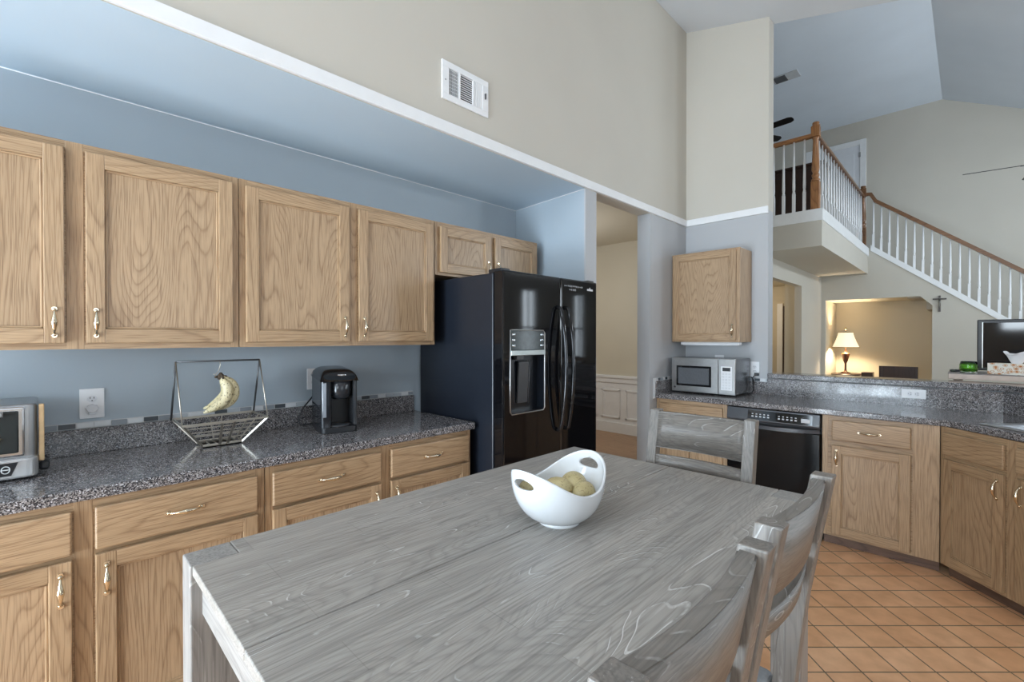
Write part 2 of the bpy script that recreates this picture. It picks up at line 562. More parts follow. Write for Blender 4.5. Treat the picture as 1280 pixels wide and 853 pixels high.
DKWOOD = wood('dark_mahogany', (0.045, 0.020, 0.013), (0.015, 0.007, 0.005), 'z', rough=0.35)
# ------------------------------------------------------------------ the room shell
XP = -1.98          # plane of the tall upper wall / pier
YB = 4.41           # back wall of the kitchen, pass-through plane
XL = -2.685         # alcove wall behind the cabinets
FL = -0.03          # floor level
YK = -2.6           # wall behind the camera
XR = 3.45           # right-hand outer wall
YF = 10.8           # far gable wall
def kz(x): return 4.40 - 0.272 * (x - XP)          # sloping kitchen ceiling

mb = MB(); mb.box(XL - .1, XR + .1, YK - .1, YB + .06, FL - .1, FL)
struct(mb.build('floor', TERRA))
mb = MB(); mb.box(-6, XR + .1, YB + .06, YF + .1, FL - .1, FL)
struct(mb.build('floor_living', CARPET))
mb = MB(); mb.box(-6, XP - .12, 2.88, 6.2, FL - .05, FL + .004)
struct(mb.build('floor_dining', DWOODF))

# alcove
mb = MB(); mb.box(XL - .1, XL, YK, 2.74, FL, 2.50)
struct(mb.build('wall_left', BLUEWALL))
mb = MB(); mb.box(XL - .1, XP - .012, 2.74, 2.88, FL, 2.50)
struct(mb.build('wall_alcove_end', BLUEWALL))
mb = MB(); mb.box(XP - .0118, XP, 2.74, 2.88, FL, 2.50)
struct(mb.build('wall_alcove_end_face', GREYWALL))
mb = MB()       # bead of white caulk where the alcove walls meet its ceiling
mb.tube([(XL + .001, YK + .01, 2.474), (XL + .001, 2.739, 2.474), (XP - .015, 2.739, 2.4985)], .0035, 6)
struct(mb.build('trim_12', WHITE))
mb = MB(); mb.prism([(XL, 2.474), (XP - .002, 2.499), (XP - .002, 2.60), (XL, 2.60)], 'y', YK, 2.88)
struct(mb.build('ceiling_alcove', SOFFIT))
mb = MB(); mb.box(XL - .1, XP - .125, YK, 2.88, 2.61, 2.75)
struct(mb.build('ceiling_alcove_back', CEILW))
# tall wall above the alcove and the doorway
mb = MB(); mb.prism([(YK, 2.50), (YB, 2.50), (YB, 4.42), (YK, 4.42)], 'x', XP - .12, XP)
struct(mb.build('wall_left_upper', BEIGE))
# pier right of the doorway
mb = MB(); mb.box(XP - .12, XP, 3.69, YB + .13, FL, 2.50)
struct(mb.build('wall_doorway_pier', GREYWALL))
# back wall stub (cool grey below the band, greige above) and its end
mb = MB(); mb.box(XP, -1.245, YB, YB + .13, FL, 2.53)
struct(mb.build('wall_back', GREYWALL))
mb = MB(); mb.prism([(XP, 2.53), (-1.245, 2.53), (-1.245, kz(-1.245) + .05), (XP, kz(XP) + .05)], 'y', YB, YB + .13)
struct(mb.build('wall_back_upper', BEIGE))
# white band
def band(name, pts, th=.016):
    m = MB()
    m.prism(pts, 'z', 2.502, 2.563, bev=.003)
    return struct(m.build(name, WHITE))
band('trim_1', [(XP - .001, YK), (XP + .016, YK), (XP + .016, YB - .016), (XP - .001, YB - .016)])
band('trim_2', [(XP, YB - .016), (-1.245, YB - .016), (-1.245, YB + .001), (XP, YB + .001)])
# ceilings
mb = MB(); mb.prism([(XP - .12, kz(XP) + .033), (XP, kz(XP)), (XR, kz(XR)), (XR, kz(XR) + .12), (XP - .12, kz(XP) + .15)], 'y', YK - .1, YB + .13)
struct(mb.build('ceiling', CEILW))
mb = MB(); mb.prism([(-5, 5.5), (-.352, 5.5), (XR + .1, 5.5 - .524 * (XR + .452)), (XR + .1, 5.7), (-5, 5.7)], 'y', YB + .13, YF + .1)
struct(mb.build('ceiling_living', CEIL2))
# gable over the kitchen ceiling's end
mb = MB(); mb.prism([(XP, kz(XP) + .06), (XR, kz(XR) + .06), (XR, 3.6), (-.352, 5.5), (XP, 5.5)], 'y', YB + .14, YB + .22)
struct(mb.build('wall_gable', BEIGE))

# walls the camera has its back to: they shut the room and hold the windows the fridge and counters mirror, plus some added for light
def wall_with_holes(name, axis, pos, th, a0, a1, z0, z1, holes, mat):
    """wall along the other axis from a0 to a1, rectangular openings (a, b, z, z)"""
    m = MB()
    def bx(a, b, c, d):
        if b - a < 1e-4 or d - c < 1e-4: return
        if axis == 'y': m.box(a, b, pos, pos + th, c, d)
        else: m.box(pos, pos + th, a, b, c, d)
    cur = a0
    for (a, b, c, d) in sorted(holes):
        bx(cur, a, z0, z1)
        bx(a, b, z0, c)
        bx(a, b, d, z1)
        cur = b
    bx(cur, a1, z0, z1)
    return struct(m.build(name, mat))
BW = [(-2.2, -.55, .02, 2.10), (.38, 1.62, 1.52, 2.38)]
HW_ = [(-1.55, .35, 2.72, 3.68)]  # unseen high opening added for its light
wall_with_holes('wall_behind', 'y', YK - .1, .1, XL - .1, XR, FL, 2.6, BW, BEIGE)
wall_with_holes('wall_behind_upper', 'y', YK - .1, .1, XL - .1, XR, 2.6, 4.5, HW_, BEIGE)
RH = (6.55, 9.45, 2.93, 3.32)  # made-up high opening for the added living room light
RW = [(-.5, 1.7, .85, 2.35), (5.25, 6.15, .75, 2.55), (7.5, 8.0, .75, 2.55), (9.45, 9.85, .75, 2.55)]  # the second opening is added to light the living room
wall_with_holes('wall_right', 'x', XR, .1, YK, YF, FL, 2.75, RW, BEIGE)
wall_with_holes('wall_right_upper', 'x', XR, .1, YK, YF, 2.75, 4.2, [RH], BEIGE)

def window(n, axis, pos, a, b, z0, z1, bars, blinds=False):
    m = MB()
    def bx(a_, b_, c, d, t0=-.03, t1=.03):
        if axis == 'y': m.box(a_, b_, pos + t0, pos + t1, c, d)
        else: m.box(pos + t0, pos + t1, a_, b_, c, d)
    bx(a, a + .05, z0, z1); bx(b - .05, b, z0, z1); bx(a, b, z0, z0 + .05); bx(a, b, z1 - .05, z1)
    for k in range(1, bars):
        q = a + (b - a) * k / bars
        bx(q - .015, q + .015, z0, z1)
    bx(a, b, (z0 + z1) / 2 - .02, (z0 + z1) / 2 + .02)
    if blinds:
        k = z0 + .62 * (z1 - z0)
        while k < z1 - .05:
            bx(a + .05, b - .05, k, k + .012, -.05 if axis == 'x' else .03, -.03 if axis == 'x' else .05)
            k += .05
    return struct(m.build('window_%d' % n, WHITE))
window(1, 'y', YK - .05, *BW[0], 2, True)
window(2, 'y', YK - .05, *BW[1], 3, True)
window(9, 'y', YK - .05, *HW_[0], 3)  # frame of the added high opening
window(8, 'x', XR + .05, *RH, 4)  # frame of the added living room opening
for i, h in enumerate(RW): window(3 + i, 'x', XR + .05, *h, 2, i == 0)

# dining room seen through the doorway
mb = MB(); mb.box(-5.6, XP - .12, 6.05, 6.15, FL, 2.9)
struct(mb.build('wall_dining', DINE))
mb = MB(); mb.box(-5.6, XP - .13, 2.88, 6.06, 2.84, 2.9)
struct(mb.build('ceiling_dining', DINE))
mb = MB(); mb.box(-5.6, -5.5, 2.74, 6.1, FL, 2.9)
mb.box(-5.6, XL - .1, 2.74, 2.88, FL, 2.9)
mb.box(XP - .12, XP - .02, YB + .13, 6.1, FL, 2.9)
struct(mb.build('wall_dining_side', DINE))
mb = MB()       # wainscot: dado board, rail, raised panel mouldings, skirting
mb.box(-5.5, XP - .13, 6.035, 6.052, FL, .80)
mb.box(-5.5, XP - .13, 6.00, 6.05, .80, .845, .008)
mb.box(-5.5, XP - .13, 6.018, 6.05, .73, .80, .006)
mb.box(-5.5, XP - .13, 6.015, 6.05, FL, .13, .006)
for k in range(9):
    a = -5.30 + k * .4185
    x0, x1 = a, a + .33
    for (p, q, c, d) in ((x0, x1, .60, .63), (x0, x1, .19, .22), (x0, x0 + .03, .19, .63), (x1 - .03, x1, .19, .63)):
        mb.box(p, q, 6.02, 6.04, c, d, .006)
struct(mb.build('trim_3', WHITE))

# living room: wall under the loft with a hall opening, loft slab, stair wall with a nook
XW = -1.905
wall_with_holes('wall_living_left', 'x', XW - .1, .1, YB + .2, 9.84, FL, 2.50, [(6.9, 8.47, FL, 2.24)], BEIGE)
mb = MB(); mb.box(XP - .12, XP - .005, YB + .14, 6.39, 2.9, 5.5)
struct(mb.build('wall_living_left_upper', BEIGE))
mb = MB(); mb.box(-5, XP - .12, 6.27, 6.37, 2.93, 5.5)
struct(mb.build('wall_loft_front', BEIGE))
mb = MB(); mb.box(-5.1, -5.0, 6.27, YF, FL, 5.6)
struct(mb.build('wall_loft_side', BEIGE))
X1, Y1, Y2 = -1.235, 6.395, 9.84
mb = MB(); mb.box(-5, X1, Y1, YF, 2.50, 2.925)
struct(mb.build('ceiling_under_loft', BEIGE))
mb = MB(); mb.box(-2.2, X1 + .012, Y1 - .012, Y1 + .12, 2.80, 2.94, .004)
mb.box(X1 - .12, X1 + .012, Y1 + .121, Y2, 2.80, 2.94, .004)
struct(mb.build('trim_4', WHITE))
mb = MB(); mb.box(-5, XR, YF, YF + .1, FL, 5.6)
struct(mb.build('wall_far', BEIGE))
# stair wall, outline with the nook cut out
def zs(x): return 2.95 - .81 * (x + 1.149)       # top of the sloped skirt
xe = 2.45
pts = [(XW, FL), (-1.84, FL), (-1.84, 2.08), (-.567, 2.08), (-.42, 1.93), (-.42, FL), (xe, FL), (xe, max(FL + .02, zs(xe) - .06)), (-1.2, zs(-1.2) - .06), (X1, 2.93), (XW, 2.93)]
mb = MB(); mb.prism(pts, 'y', Y2, Y2 + .1)
struct(mb.build('wall_stair', BEIGE))
mb = MB()
mb.prism([(-1.2, zs(-1.2)), (xe, zs(xe)), (xe, zs(xe) - .10), (-1.2, zs(-1.2) - .10)], 'y', Y2 - .016, Y2 + .11, bev=.004)
struct(mb.build('trim_5', WHITE))
mb = MB()       # nook lining: sides, lowered ceiling
mb.box(-1.94, -1.84, Y2 + .1, YF, FL, 2.12)
mb.prism([(-1.84, 2.08), (-.567, 2.08), (-.30, 1.84), (-.30, 1.94), (-.54, 2.16), (-1.84, 2.16)], 'y', Y2 + .1, YF)
mb.box(-.40, -.30, Y2 + .1, YF, FL, 1.9)
struct(mb.build('wall_nook', TAN))
mb = MB(); mb.box(-1.84, -.40, YF - .012, YF - .001, FL, 2.08)
struct(mb.build('wall_nook_back', TAN))
mb = MB()       # treads behind the skirt
for k in range(17):
    x0 = -1.2 + k * .235
    z = 2.93 - (k + 1) * .19
    if z < FL: break
    mb.box(x0, x0 + .26, Y2 + .1, YF, max(FL, z - .30), z)
struct(mb.build('floor_stair_treads', CARPET))
# hall behind the left opening
mb = MB(); mb.box(-4.5, -2.0, 9.3, 9.4, FL, 2.5)
mb.box(-2.16, -2.0, 8.52, 9.3, FL, 2.5)
mb.box(-4.5, -4.4, 6.9, 9.3, FL, 2.5)
struct(mb.build('wall_hall', TAN))
# unseen fill lights added to brighten the rooms beyond
point('dining_fill_light', (-3.9, 4.3, 2.1), 40, (.97, .98, 1.0), .15)
point('hall_fill_light', (-3.1, 8.2, 2.1), 26, (1.0, .82, .60), .1)
mb = MB(); mb.box(-4.5, -2.0, 6.9, 9.3, 2.34, 2.38)
struct(mb.build('ceiling_hall', TAN))
mb = MB()
for x0 in (-2.47, -2.73):
    mb.box(x0, x0 + .09, 9.27, 9.3, FL, 2.03, .005)
mb.box(-3.4, -2.73, 9.27, 9.3, 1.94, 2.03, .005)
struct(mb.build('trim_6', WHITE))
mb = MB(); mb.box(-2.375, -2.33, 9.285, 9.3, FL, 1.98, .003)
struct(mb.build('hall_gap_shade', DKWOOD))  # dark strip standing in for the shaded gap beside the casing
# loft door on the far wall
mb = MB()
mb.box(-1.485, -1.389, YF - .03, YF, 2.93, 5.15, .006)
mb.box(-2.36, -2.264, YF - .03, YF, 2.93, 5.15, .006)
mb.box(-2.264, -1.485, YF - .03, YF, 5.05, 5.15, .006)
struct(mb.build('trim_7', WHITE))
mb = MB(); mb.box(-2.264, -1.485, YF - .018, YF, 2.93, 5.05, .004)
for (a, b) in ((-2.18, -1.92), (-1.83, -1.57)):
    for (c, d) in ((3.1, 3.8), (3.95, 4.9)):
        mb.box(a, b, YF - .024, YF - .015, c, d, .006)
dr = struct(mb.build('door_1', plain('loft_door_white', (0.70, 0.72, 0.76), .4, var=.02)))
mb = MB()
for z in (3.15, 4.05, 4.82): mb.box(-1.50, -1.47, YF - .034, YF - .016, z, z + .09, .003)
mb.build('hinge', STEEL, dr)

# mosaic border tiles above the backsplashes: single mesh each, four stones
MOS = [plain('mosaic_marble', (0.62, 0.64, 0.66), .25), plain('mosaic_grey_glass', (0.27, 0.30, 0.33), .12), plain('mosaic_dark_slate', (0.075, 0.085, 0.095), .15), plain('mosaic_grout', (0.55, 0.56, 0.57), .7), plain('mosaic_light_grey', (0.42, 0.45, 0.48), .2)]
def mosaic(name, p0, p1, n_out, z0, z1, tl, pat, vertical=False):
    m = MB()
    p0, p1 = Vector(p0), Vector(p1)
    u = (p1 - p0).normalized()
    Ln = (p1 - p0).length
    no = Vector(n_out)
    rotm = Matrix((( u.x, -no.x, 0, p0.x), (u.y, -no.y, 0, p0.y), (0, 0, 1, 0), (0, 0, 0, 1)))
    m.box(0, Ln, -.006, -.001, z0, z1, mi=3, M=rotm)
    if vertical:
        z = z0 + .002; k = 0
        while z < z1 - .01:
            m.box(.002, Ln - .002, -.009, -.005, z, min(z + tl, z1) - .003, .001, pat[k % len(pat)], rotm)
            z += tl; k += 1
    else:
        x = .002; k = 0
        while x < Ln - .01:
            m.box(x, min(x + tl, Ln) - .003, -.009, -.005, z0 + .003, z1 - .003, .001, pat[k % len(pat)], rotm)
            x += tl; k += 1
    return struct(m.build(name, MOS))
pat = [0, 1, 4, 2, 1, 0, 4, 4, 0, 1, 1, 2, 0, 0, 1, 0, 2, 1, 4, 0, 0, 2, 4, 1, 0, 1, 2, 0, 4, 0, 2, 1]
mosaic('trim_8', (XL, -.60, 0), (XL, 1.735, 0), (1, 0, 0), 1.027, 1.054, .056, pat)
mosaic('trim_9', (XP, YB, 0), (-1.245, YB, 0), (0, -1, 0), 1.028, 1.058, .045, [0, 1, 2, 0, 4, 2])
mosaic('trim_10', (XP, 3.785, 0), (XP, YB - .01, 0), (1, 0, 0), 1.028, 1.058, .045, [0, 2, 1, 0, 2, 0, 4])
mosaic('trim_11', (XP, 3.755, 0), (XP, 3.785, 0), (1, 0, 0), .875, 1.058, .042, [0, 2, 0, 1, 2])

# ------------------------------------------------------------------ cabinets
def pull(parent, x, y, z, vertical=True, s=1.0):
    """arched pull with a swollen grip and two fan-shaped feet; projects to -y"""
    m = MB()
    hl = .049 * s
    pp, rr = [], []
    for k in range(13):
        t = -1 + 2 * k / 12
        pp.append((t * hl * .92, -.006 - .020 * (1 - t * t) ** .7, 0))
        rr.append(.0040 + .0058 * math.exp(-(t / .42) ** 2) + (.0012 if k in (3, 9) else 0))
    m.tube(pp, rr, 10)
    m.ball((0, -.026, 0), .011, .0102, .0102, n=10)
    for t in (-1, 1):
        m.prism([(t * hl * .78, -.0042), (t * hl * .98, -.0085), (t * hl * 1.14, -.0065), (t * hl * 1.18, 0), (t * hl * 1.14, .0065), (t * hl * .98, .0085), (t * hl * .78, .0042)], 'y', -.004, 0, bev=.001)
        m.ball((t * hl * .93, -.006, 0), .006, .006, .006, n=8)
    R = Matrix.Translation((x, y, z))
    if vertical: R = R @ Matrix.Rotation(pi / 2, 4, 'Y')
    bmesh.ops.transform(m.bm, matrix=R, verts=m.bm.verts[:])
    return m.build('handle', BRASS, parent)
def door_part(parent, x0, x1, z0, z1, hd=None, hz=None):
    """framed oak door with a flat recessed panel; front face at y = -0.02"""
    m = MB()
    fw = .055
    m.box(x0, x0 + fw, -.02, 0, z0, z1, .003, 0)
    m.box(x1 - fw, x1, -.02, 0, z0, z1, .003, 0)
    m.box(x0 + fw - .002, x1 - fw + .002, -.0195, 0, z0, z0 + fw, .003, 1)
    m.box(x0 + fw - .002, x1 - fw + .002, -.0195, 0, z1 - fw, z1, .003, 1)
    m.box(x0 + fw - .004, x1 - fw + .004, -.009, -.001, z0 + fw - .004, z1 - fw + .004, 0, 2)
    b = .008
    for (a, bb, c, d, mi) in ((x0 + fw, x1 - fw, z0 + fw, z0 + fw + b, 1), (x0 + fw, x1 - fw, z1 - fw - b, z1 - fw, 1), (x0 + fw, x0 + fw + b, z0 + fw, z1 - fw, 0), (x1 - fw - b, x1 - fw, z0 + fw, z1 - fw, 0)):
        m.box(a, bb, -.014, -.008, c, d, .0025, mi)
    o = m.build('door', [OAKV, OAKH, OAKV2], parent)
    if hd:
        hx = x0 + fw * .5 if hd == 'l' else x1 - fw * .5
        pull(o, hx, -.02, hz)
    return o
def drawer_part(parent, x0, x1, z0, z1, handle=True):
    m = MB()
    m.box(x0, x1, -.020, 0, z0, z1, .006, 0, seg=3)
    o = m.build('drawer', [OAKH], parent)
    if handle: pull(o, (x0 + x1) / 2, -.02, (z0 + z1) / 2, False, 1.1)
    return o
def cabinet(name, label, cat, loc, rotz, w_, d, z0, z1, doors=(), drawers=(), toe=False, group=None, mids=()):
    t = thing(name, label, cat, loc, rotz, group)
    m = MB()
    m.box(0.002, .020, .018, d - .003, z0, z1 - .001, 0, 0)
    m.box(w_ - .020, w_ - .002, .018, d - .003, z0, z1 - .001, 0, 0)
    m.box(.02, w_ - .02, d - .012, d - .003, z0, z1 - .001, 0, 0)
    m.box(.02, w_ - .02, .018, d - .012, z0, z0 + .018, 0, 1)
    if not toe: m.box(.02, w_ - .02, .018, d - .012, z1 - .019, z1 - .001, 0, 1)
    # face frame: outer stiles, rails, mid stiles
    for (a, b) in [(0, .035), (w_ - .035, w_)] + list(mids):
        m.box(a + .0005, b - .0005, 0, .019, z0, z1, .0015, 0)
    m.box(.034, w_ - .034, .0005, .019, z0, z0 + .03, 0, 1)
    m.box(.034, w_ - .034, .0005, .019, z1 - .03, z1, 0, 1)
    m.box(.034, w_ - .034, .002, .019, z0 + .03, z1 - .03, 0, 1)
    m.build('body', [OAKV, OAKH], t)
    for q in doors: door_part(t, *q)
    for q in drawers: drawer_part(t, *q)
    if toe:
        m = MB()
        m.box(.002, w_ - .002, .055, .075, FL + .002, z0 + .002)
        m.build('toe_kick', TOE, t)
    return t
R90 = pi / 2
UZ0, UZ1 = 1.372, 2.148
FX = -2.38                                  # upper face frame
UD = FX - XL
def up(y): return y
ya = -.555
cabinet('wall_cabinet', 'pale oak two-door wall cabinet at the left edge, over the toaster oven', 'cabinet', (FX, ya, 0), R90, .609 - ya, UD, UZ0, UZ1,
        doors=[(-.50 - ya, .036 - ya, 1.395, 2.118, 'r', 1.472), (.094 - ya, .582 - ya, 1.395, 2.118, 'l', 1.472)], group='oak wall cabinets on the left wall', mids=[(.036 - ya + .004, .094 - ya - .004)])
ya = .611
cabinet('wall_cabinet', 'pale oak two-door wall cabinet over the fruit stand and coffee maker', 'cabinet', (FX, ya, 0), R90, 1.70 - ya, UD, UZ0, UZ1,
        doors=[(.636 - ya, 1.134 - ya, 1.395, 2.118, 'r', 1.472), (1.189 - ya, 1.678 - ya, 1.395, 2.118, 'l', 1.472)], group='oak wall cabinets on the left wall', mids=[(1.134 - ya + .004, 1.189 - ya - .004)])
ya = 1.702
cabinet('wall_cabinet', 'short oak two-door wall cabinet above the black refrigerator', 'cabinet', (FX, ya, 0), R90, 2.665 - ya, UD, 1.812, UZ1,
        doors=[(1.735 - ya, 2.165 - ya, 1.83, 2.118, 'r', 1.885), (2.205 - ya, 2.64 - ya, 1.83, 2.118, 'l', 1.885)], group='oak wall cabinets on the left wall', mids=[(2.165 - ya + .004, 2.205 - ya - .004)])
cabinet('wall_cabinet', 'single-door oak wall cabinet hung above the microwave', 'cabinet', (-1.976, 4.11, 0), 0, .60, YB - 4.11, 1.377, 2.183,
        doors=[(.018, .572, 1.392, 2.168, 'r', 1.475)])
t = thing('under_cabinet_light', 'slim white light strip under the cabinet above the microwave', 'light', (-1.66, 4.20, 1.350))
mb = MB(); mb.box(-.26, .26, -.03, .03, 0, .026, .006); mb.build('housing', WPLAS, t)
mb = MB(); mb.box(-.24, .24, -.022, .022, -.004, .001, .001); mb.build('diffuser', plain('frosted_diffuser', (.8, .82, .85), .4), t)

BF = -2.075                                 # base face frame, left run
BT = .879
ya = -.54
cabinet('base_cabinet', 'oak base cabinet at the lower left, under the toaster oven', 'cabinet', (BF, ya, 0), R90, .623 - ya, BF - XL, .07, BT,
        doors=[(-.47 - ya, .044 - ya, .10, .692, 'r', .605), (.10 - ya, .594 - ya, .10, .692, 'l', .605)],
        drawers=[(-.47 - ya, .044 - ya, .708, .850), (.10 - ya, .594 - ya, .708, .850)], toe=True, group='oak base cabinets on the left wall', mids=[(.048 - ya, .096 - ya)])
ya = .625
cabinet('base_cabinet', 'oak base cabinet under the coffee maker, next to the refrigerator', 'cabinet', (BF, ya, 0), R90, 1.735 - ya, BF - XL, .07, BT,
        doors=[(.651 - ya, 1.150 - ya, .10, .692, 'r', .605), (1.206 - ya, 1.713 - ya, .10, .692, 'l', .605)],
        drawers=[(.651 - ya, 1.150 - ya, .708, .850), (1.206 - ya, 1.713 - ya, .708, .850)], toe=True, group='oak base cabinets on the left wall', mids=[(1.154 - ya, 1.202 - ya)])
PY = 3.81
cabinet('base_cabinet', 'oak base cabinet below the microwave, left of the dishwasher', 'cabinet', (-1.975, PY, 0), 0, .607, YB - PY, .045, BT,
        doors=[(.04, .30, .075, .676, 'r', .60), (.32, .575, .075, .676, 'l', .60)], drawers=[(.035, .575, .70, .846)], toe=True)
t = cabinet('base_cabinet', 'oak base cabinet with one door and drawer, right of the dishwasher', 'cabinet', (-.728, PY, 0), 0, .604, YB - PY, .045, BT,
        doors=[(.058, .471, .064, .676, 'l', .592)], drawers=[(.058, .471, .713, .848)], toe=True)
mb = MB(); mb.box(.480, .6035, -.0012, .0002, .046, BT - .001); mb.build('filler_panel', OAKV, t)
R45 = -pi / 4
cabinet('base_cabinet', 'oak sink base cabinet set at an angle at the right', 'cabinet', (-.122, PY + .002, 0), R45, 1.2, .60, .045, BT,
        doors=[(.030, .372, .064, .690, 'r', .605), (.43, .80, .064, .690, 'l', .605)], drawers=[(.030, .372, .715, .848, False), (.43, .80, .715, .848, False)], toe=True, mids=[(.376, .426)])

# ------------------------------------------------------------------ worktops
CT0, CT1 = .880, .920
t = thing('worktop', 'long speckled granite worktop on the left wall', 'countertop', (XL, 0, CT0))
mb = MB(); mb.box(.002, .635, -.60, 1.752, 0, CT1 - CT0, .005); mb.build('slab', GRAN, t)
mb = MB(); mb.box(.001, .022, -.60, 1.735, CT1 - CT0 - .001, 1.026 - CT0, .003); tag(mb.build('backsplash', GRAN, loc=(XL, 0, CT0)), 'low speckled granite backsplash along the blue wall', 'backsplash')
t = thing('worktop', 'speckled granite peninsula worktop with an angled right half', 'countertop', (0, 0, CT0))
dg_ = .707107
def diag(s_, d_): return (-.085 + s_ * dg_ + d_ * dg_, 3.785 - s_ * dg_ + d_ * dg_)
q1, q2 = diag(1.25, 0), diag(1.25, .607)
mb = MB(); mb.prism([(XP + .002, 3.785), (-.085, 3.785), q1, q2, (.163, YB - .001), (XP + .002, YB - .001)], 'z', 0, CT1 - CT0, bev=.005)
top = mb.build('slab', GRAN, t)
mb = MB()
mb.box(XP + .02, -1.245, YB - .02, YB - .001, CT1 - CT0, 1.028 - CT0, .002)
mb.box(XP + .001, XP + .02, 3.785, YB - .001, CT1 - CT0, 1.028 - CT0, .002)
mb.box(-1.245, .16, YB - .019, YB - .001, CT1 - CT0, 1.058 - CT0, .001)
a, b = diag(1.25, .585), diag(1.25, .603)
mb.prism([(.158, YB - .019), a, b, (.164, YB - .001)], 'z', CT1 - CT0, 1.058 - CT0)
tag(mb.build('backsplash', GRAN, loc=(0, 0, CT0)), 'tall speckled granite splash under the raised bar', 'backsplash')
# half wall behind the splash, carrying the bar
mb = MB()
qa, qb = diag(1.25, .608), diag(1.25, .72)
mb.prism([(-1.243, YB + .001), (.166, YB + .001), qa, qb, (.21, YB + .115), (-1.243, YB + .115)], 'z', FL, 1.062)
struct(mb.build('wall_half', GREYWALL))
mb = MB()
qa, qb = diag(1.25, .577), diag(1.25, .80)
mb.prism([(-1.243, YB - .027), (.152, YB - .027), qa, qb, (.245, YB + .205), (-1.243, YB + .205)], 'z', 0, .042, bev=.005)
tag(mb.build('bar_top', GRAN, loc=(0, 0, 1.063)), 'raised speckled granite bar ledge above the peninsula worktop', 'countertop')

# sink let into the angled worktop
t = thing('sink', 'stainless steel sink let into the angled worktop', 'sink', (diag(.12, .055)[0], diag(.12, .055)[1], CT1), R45)
SW, SD = .78, .49
c = MB(); 
M_ = Matrix.Translation((diag(.12, .055)[0], diag(.12, .055)[1], -0.2)) @ Matrix.Rotation(R45, 4, 'Z')
c.box(.03, SW - .03, .03, SD - .03, 0, .5, M=M_)
cut(top, c)
mb = MB()
for (a, b, c_, d) in ((0, SW, 0, .05), (0, SW, SD - .06, SD), (0, .05, .05, SD - .06), (SW - .05, SW, .05, SD - .06)):
    mb.box(a, b, c_, d, .0005, .006, .002)
SINKS = plain('sink_steel', (0.66, 0.67, 0.69), 0.34, 1.0, var=0.04, scale=40)
mb.build('rim', SINKS, t)
mb = MB()
V0 = [(.045, .045), (SW - .045, .045), (SW - .045, SD - .055), (.045, SD - .055)]
V1 = [(.07, .07), (SW - .07, .07), (SW - .07, SD - .08), (.07, SD - .08)]
mb.prism(V0, 'z', -.19, -.188)
for k in range(4):
    p, q = V0[k], V0[(k + 1) % 4]
    r_, s_ = V1[k], V1[(k + 1) % 4]
    vv = [mb.bm.verts.new(c_) for c_ in ((p[0], p[1], .004), (q[0], q[1], .004), (s_[0], s_[1], -.17), (r_[0], r_[1], -.17))]
    mb.bm.faces.new(vv)
    vv2 = [mb.bm.verts.new(c_) for c_ in ((r_[0], r_[1], -.17), (s_[0], s_[1], -.17), (q[0], q[1], -.189), (p[0], p[1], -.189))]
    mb.bm.faces.new(vv2)
mb.prism(V1, 'z', -.172, -.170)
mb.build('basin', SINKS, t)
# ------------------------------------------------------------------ refrigerator
t = thing('refrigerator', 'tall gloss black side-by-side refrigerator with ice dispenser', 'refrigerator', (-1.85, 1.787, FL), R90)
FH = 1.80 - FL
mb = MB(); mb.box(0, .91, .085, .82, .03, FH - .012, .006)
mb.box(.02, .89, .10, .80, .001, .035)
mb.build('case', BLACKS, t)
mb = MB(); mb.box(.01, .90, .03, .085, .005, .085, .004)
mb.build('toe_grille', BLACKP, t)
SP = .512
mb = MB(); mb.box(.0, SP - .003, 0, .080, .095, FH, .012, seg=4)
fd = mb.build('freezer_door', BLACKG, t)
c = MB(); c.box(.056, .346, -.05, .062, 1.005, 1.335 - FL + .0)
cut(fd, c)
mb = MB()       # recess lining
mb.box(.053, .349, .055, .063, 1.00, 1.37)
for (a, b, c_, d) in ((.053, .058, 1.00, 1.37), (.344, .349, 1.00, 1.37)):
    mb.box(a, b, -.001, .06, c_, d)
mb.box(.053, .349, -.001, .06, 1.00, 1.012)
mb.build('dispenser_recess', plain('dispenser_cavity', (.006, .008, .012), .25), fd)
mb = MB()
mb.tube([(.052, -.003, 1.49), (.052, -.003, 1.02), (.066, -.003, 1.004), (.336, -.003, 1.004), (.35, -.003, 1.02), (.35, -.003, 1.475), (.336, -.003, 1.49), (.066, -.003, 1.49)], .0035, 8, closed=True)
mb.build('dispenser_bezel', STEEL, fd)
mb = MB(); mb.box(.055, .347, -.0045, .002, 1.372, 1.487, .003)
pn = mb.build('control_panel', plain('dispenser_panel_grey', (.05, .06, .062), .12, var=.25, scale=40), fd)
for k in range(3):
    for x in (.078, .324):
        m = MB(); m.box(x - .012, x + .012, -.0065, -.003, 1.395 + k * .032, 1.405 + k * .032, .001); m.build('button', CHROME, pn)
mb = MB(); mb.box(.054, .348, -.012, .01, 1.342, 1.372, .003)
mb.build('dispenser_strip', plain('dispenser_silver', (.42, .46, .45), .25, .4), fd)
mb = MB()
mb.prism([(.03, 1.30), (.045, 1.31), (.056, 1.06), (.045, 1.055)], 'x', .16, .245, bev=.003)
mb.tube([(.252, .03, 1.31), (.252, .046, 1.05)], .004, 8)
mb.box(.13, .19, .02, .05, 1.315, 1.342, .004)
mb.build('paddle', DARKG, fd)
mb = MB(); mb.box(SP + .003, .912, 0, .080, .095, FH, .012, seg=4)
rd = mb.build('fridge_door', BLACKG, t)
def fhandle(par, x):
    m = MB()
    pts = [(x, -.002, 1.64), (x, -.02, 1.632)]
    for k in range(15):
        u = -1 + 2 * k / 14
        pts.append((x, -.03 - .040 * (1 - u * u), 1.25 + -u * .375))
    pts += [(x, -.02, .868), (x, -.002, .86)]
    m.tube(pts, [.012] + [.0125] * (len(pts) - 2) + [.012], 12)
    return m.build('handle', plain('gloss_dark_handle', (.03, .03, .032), .07, .6), par)
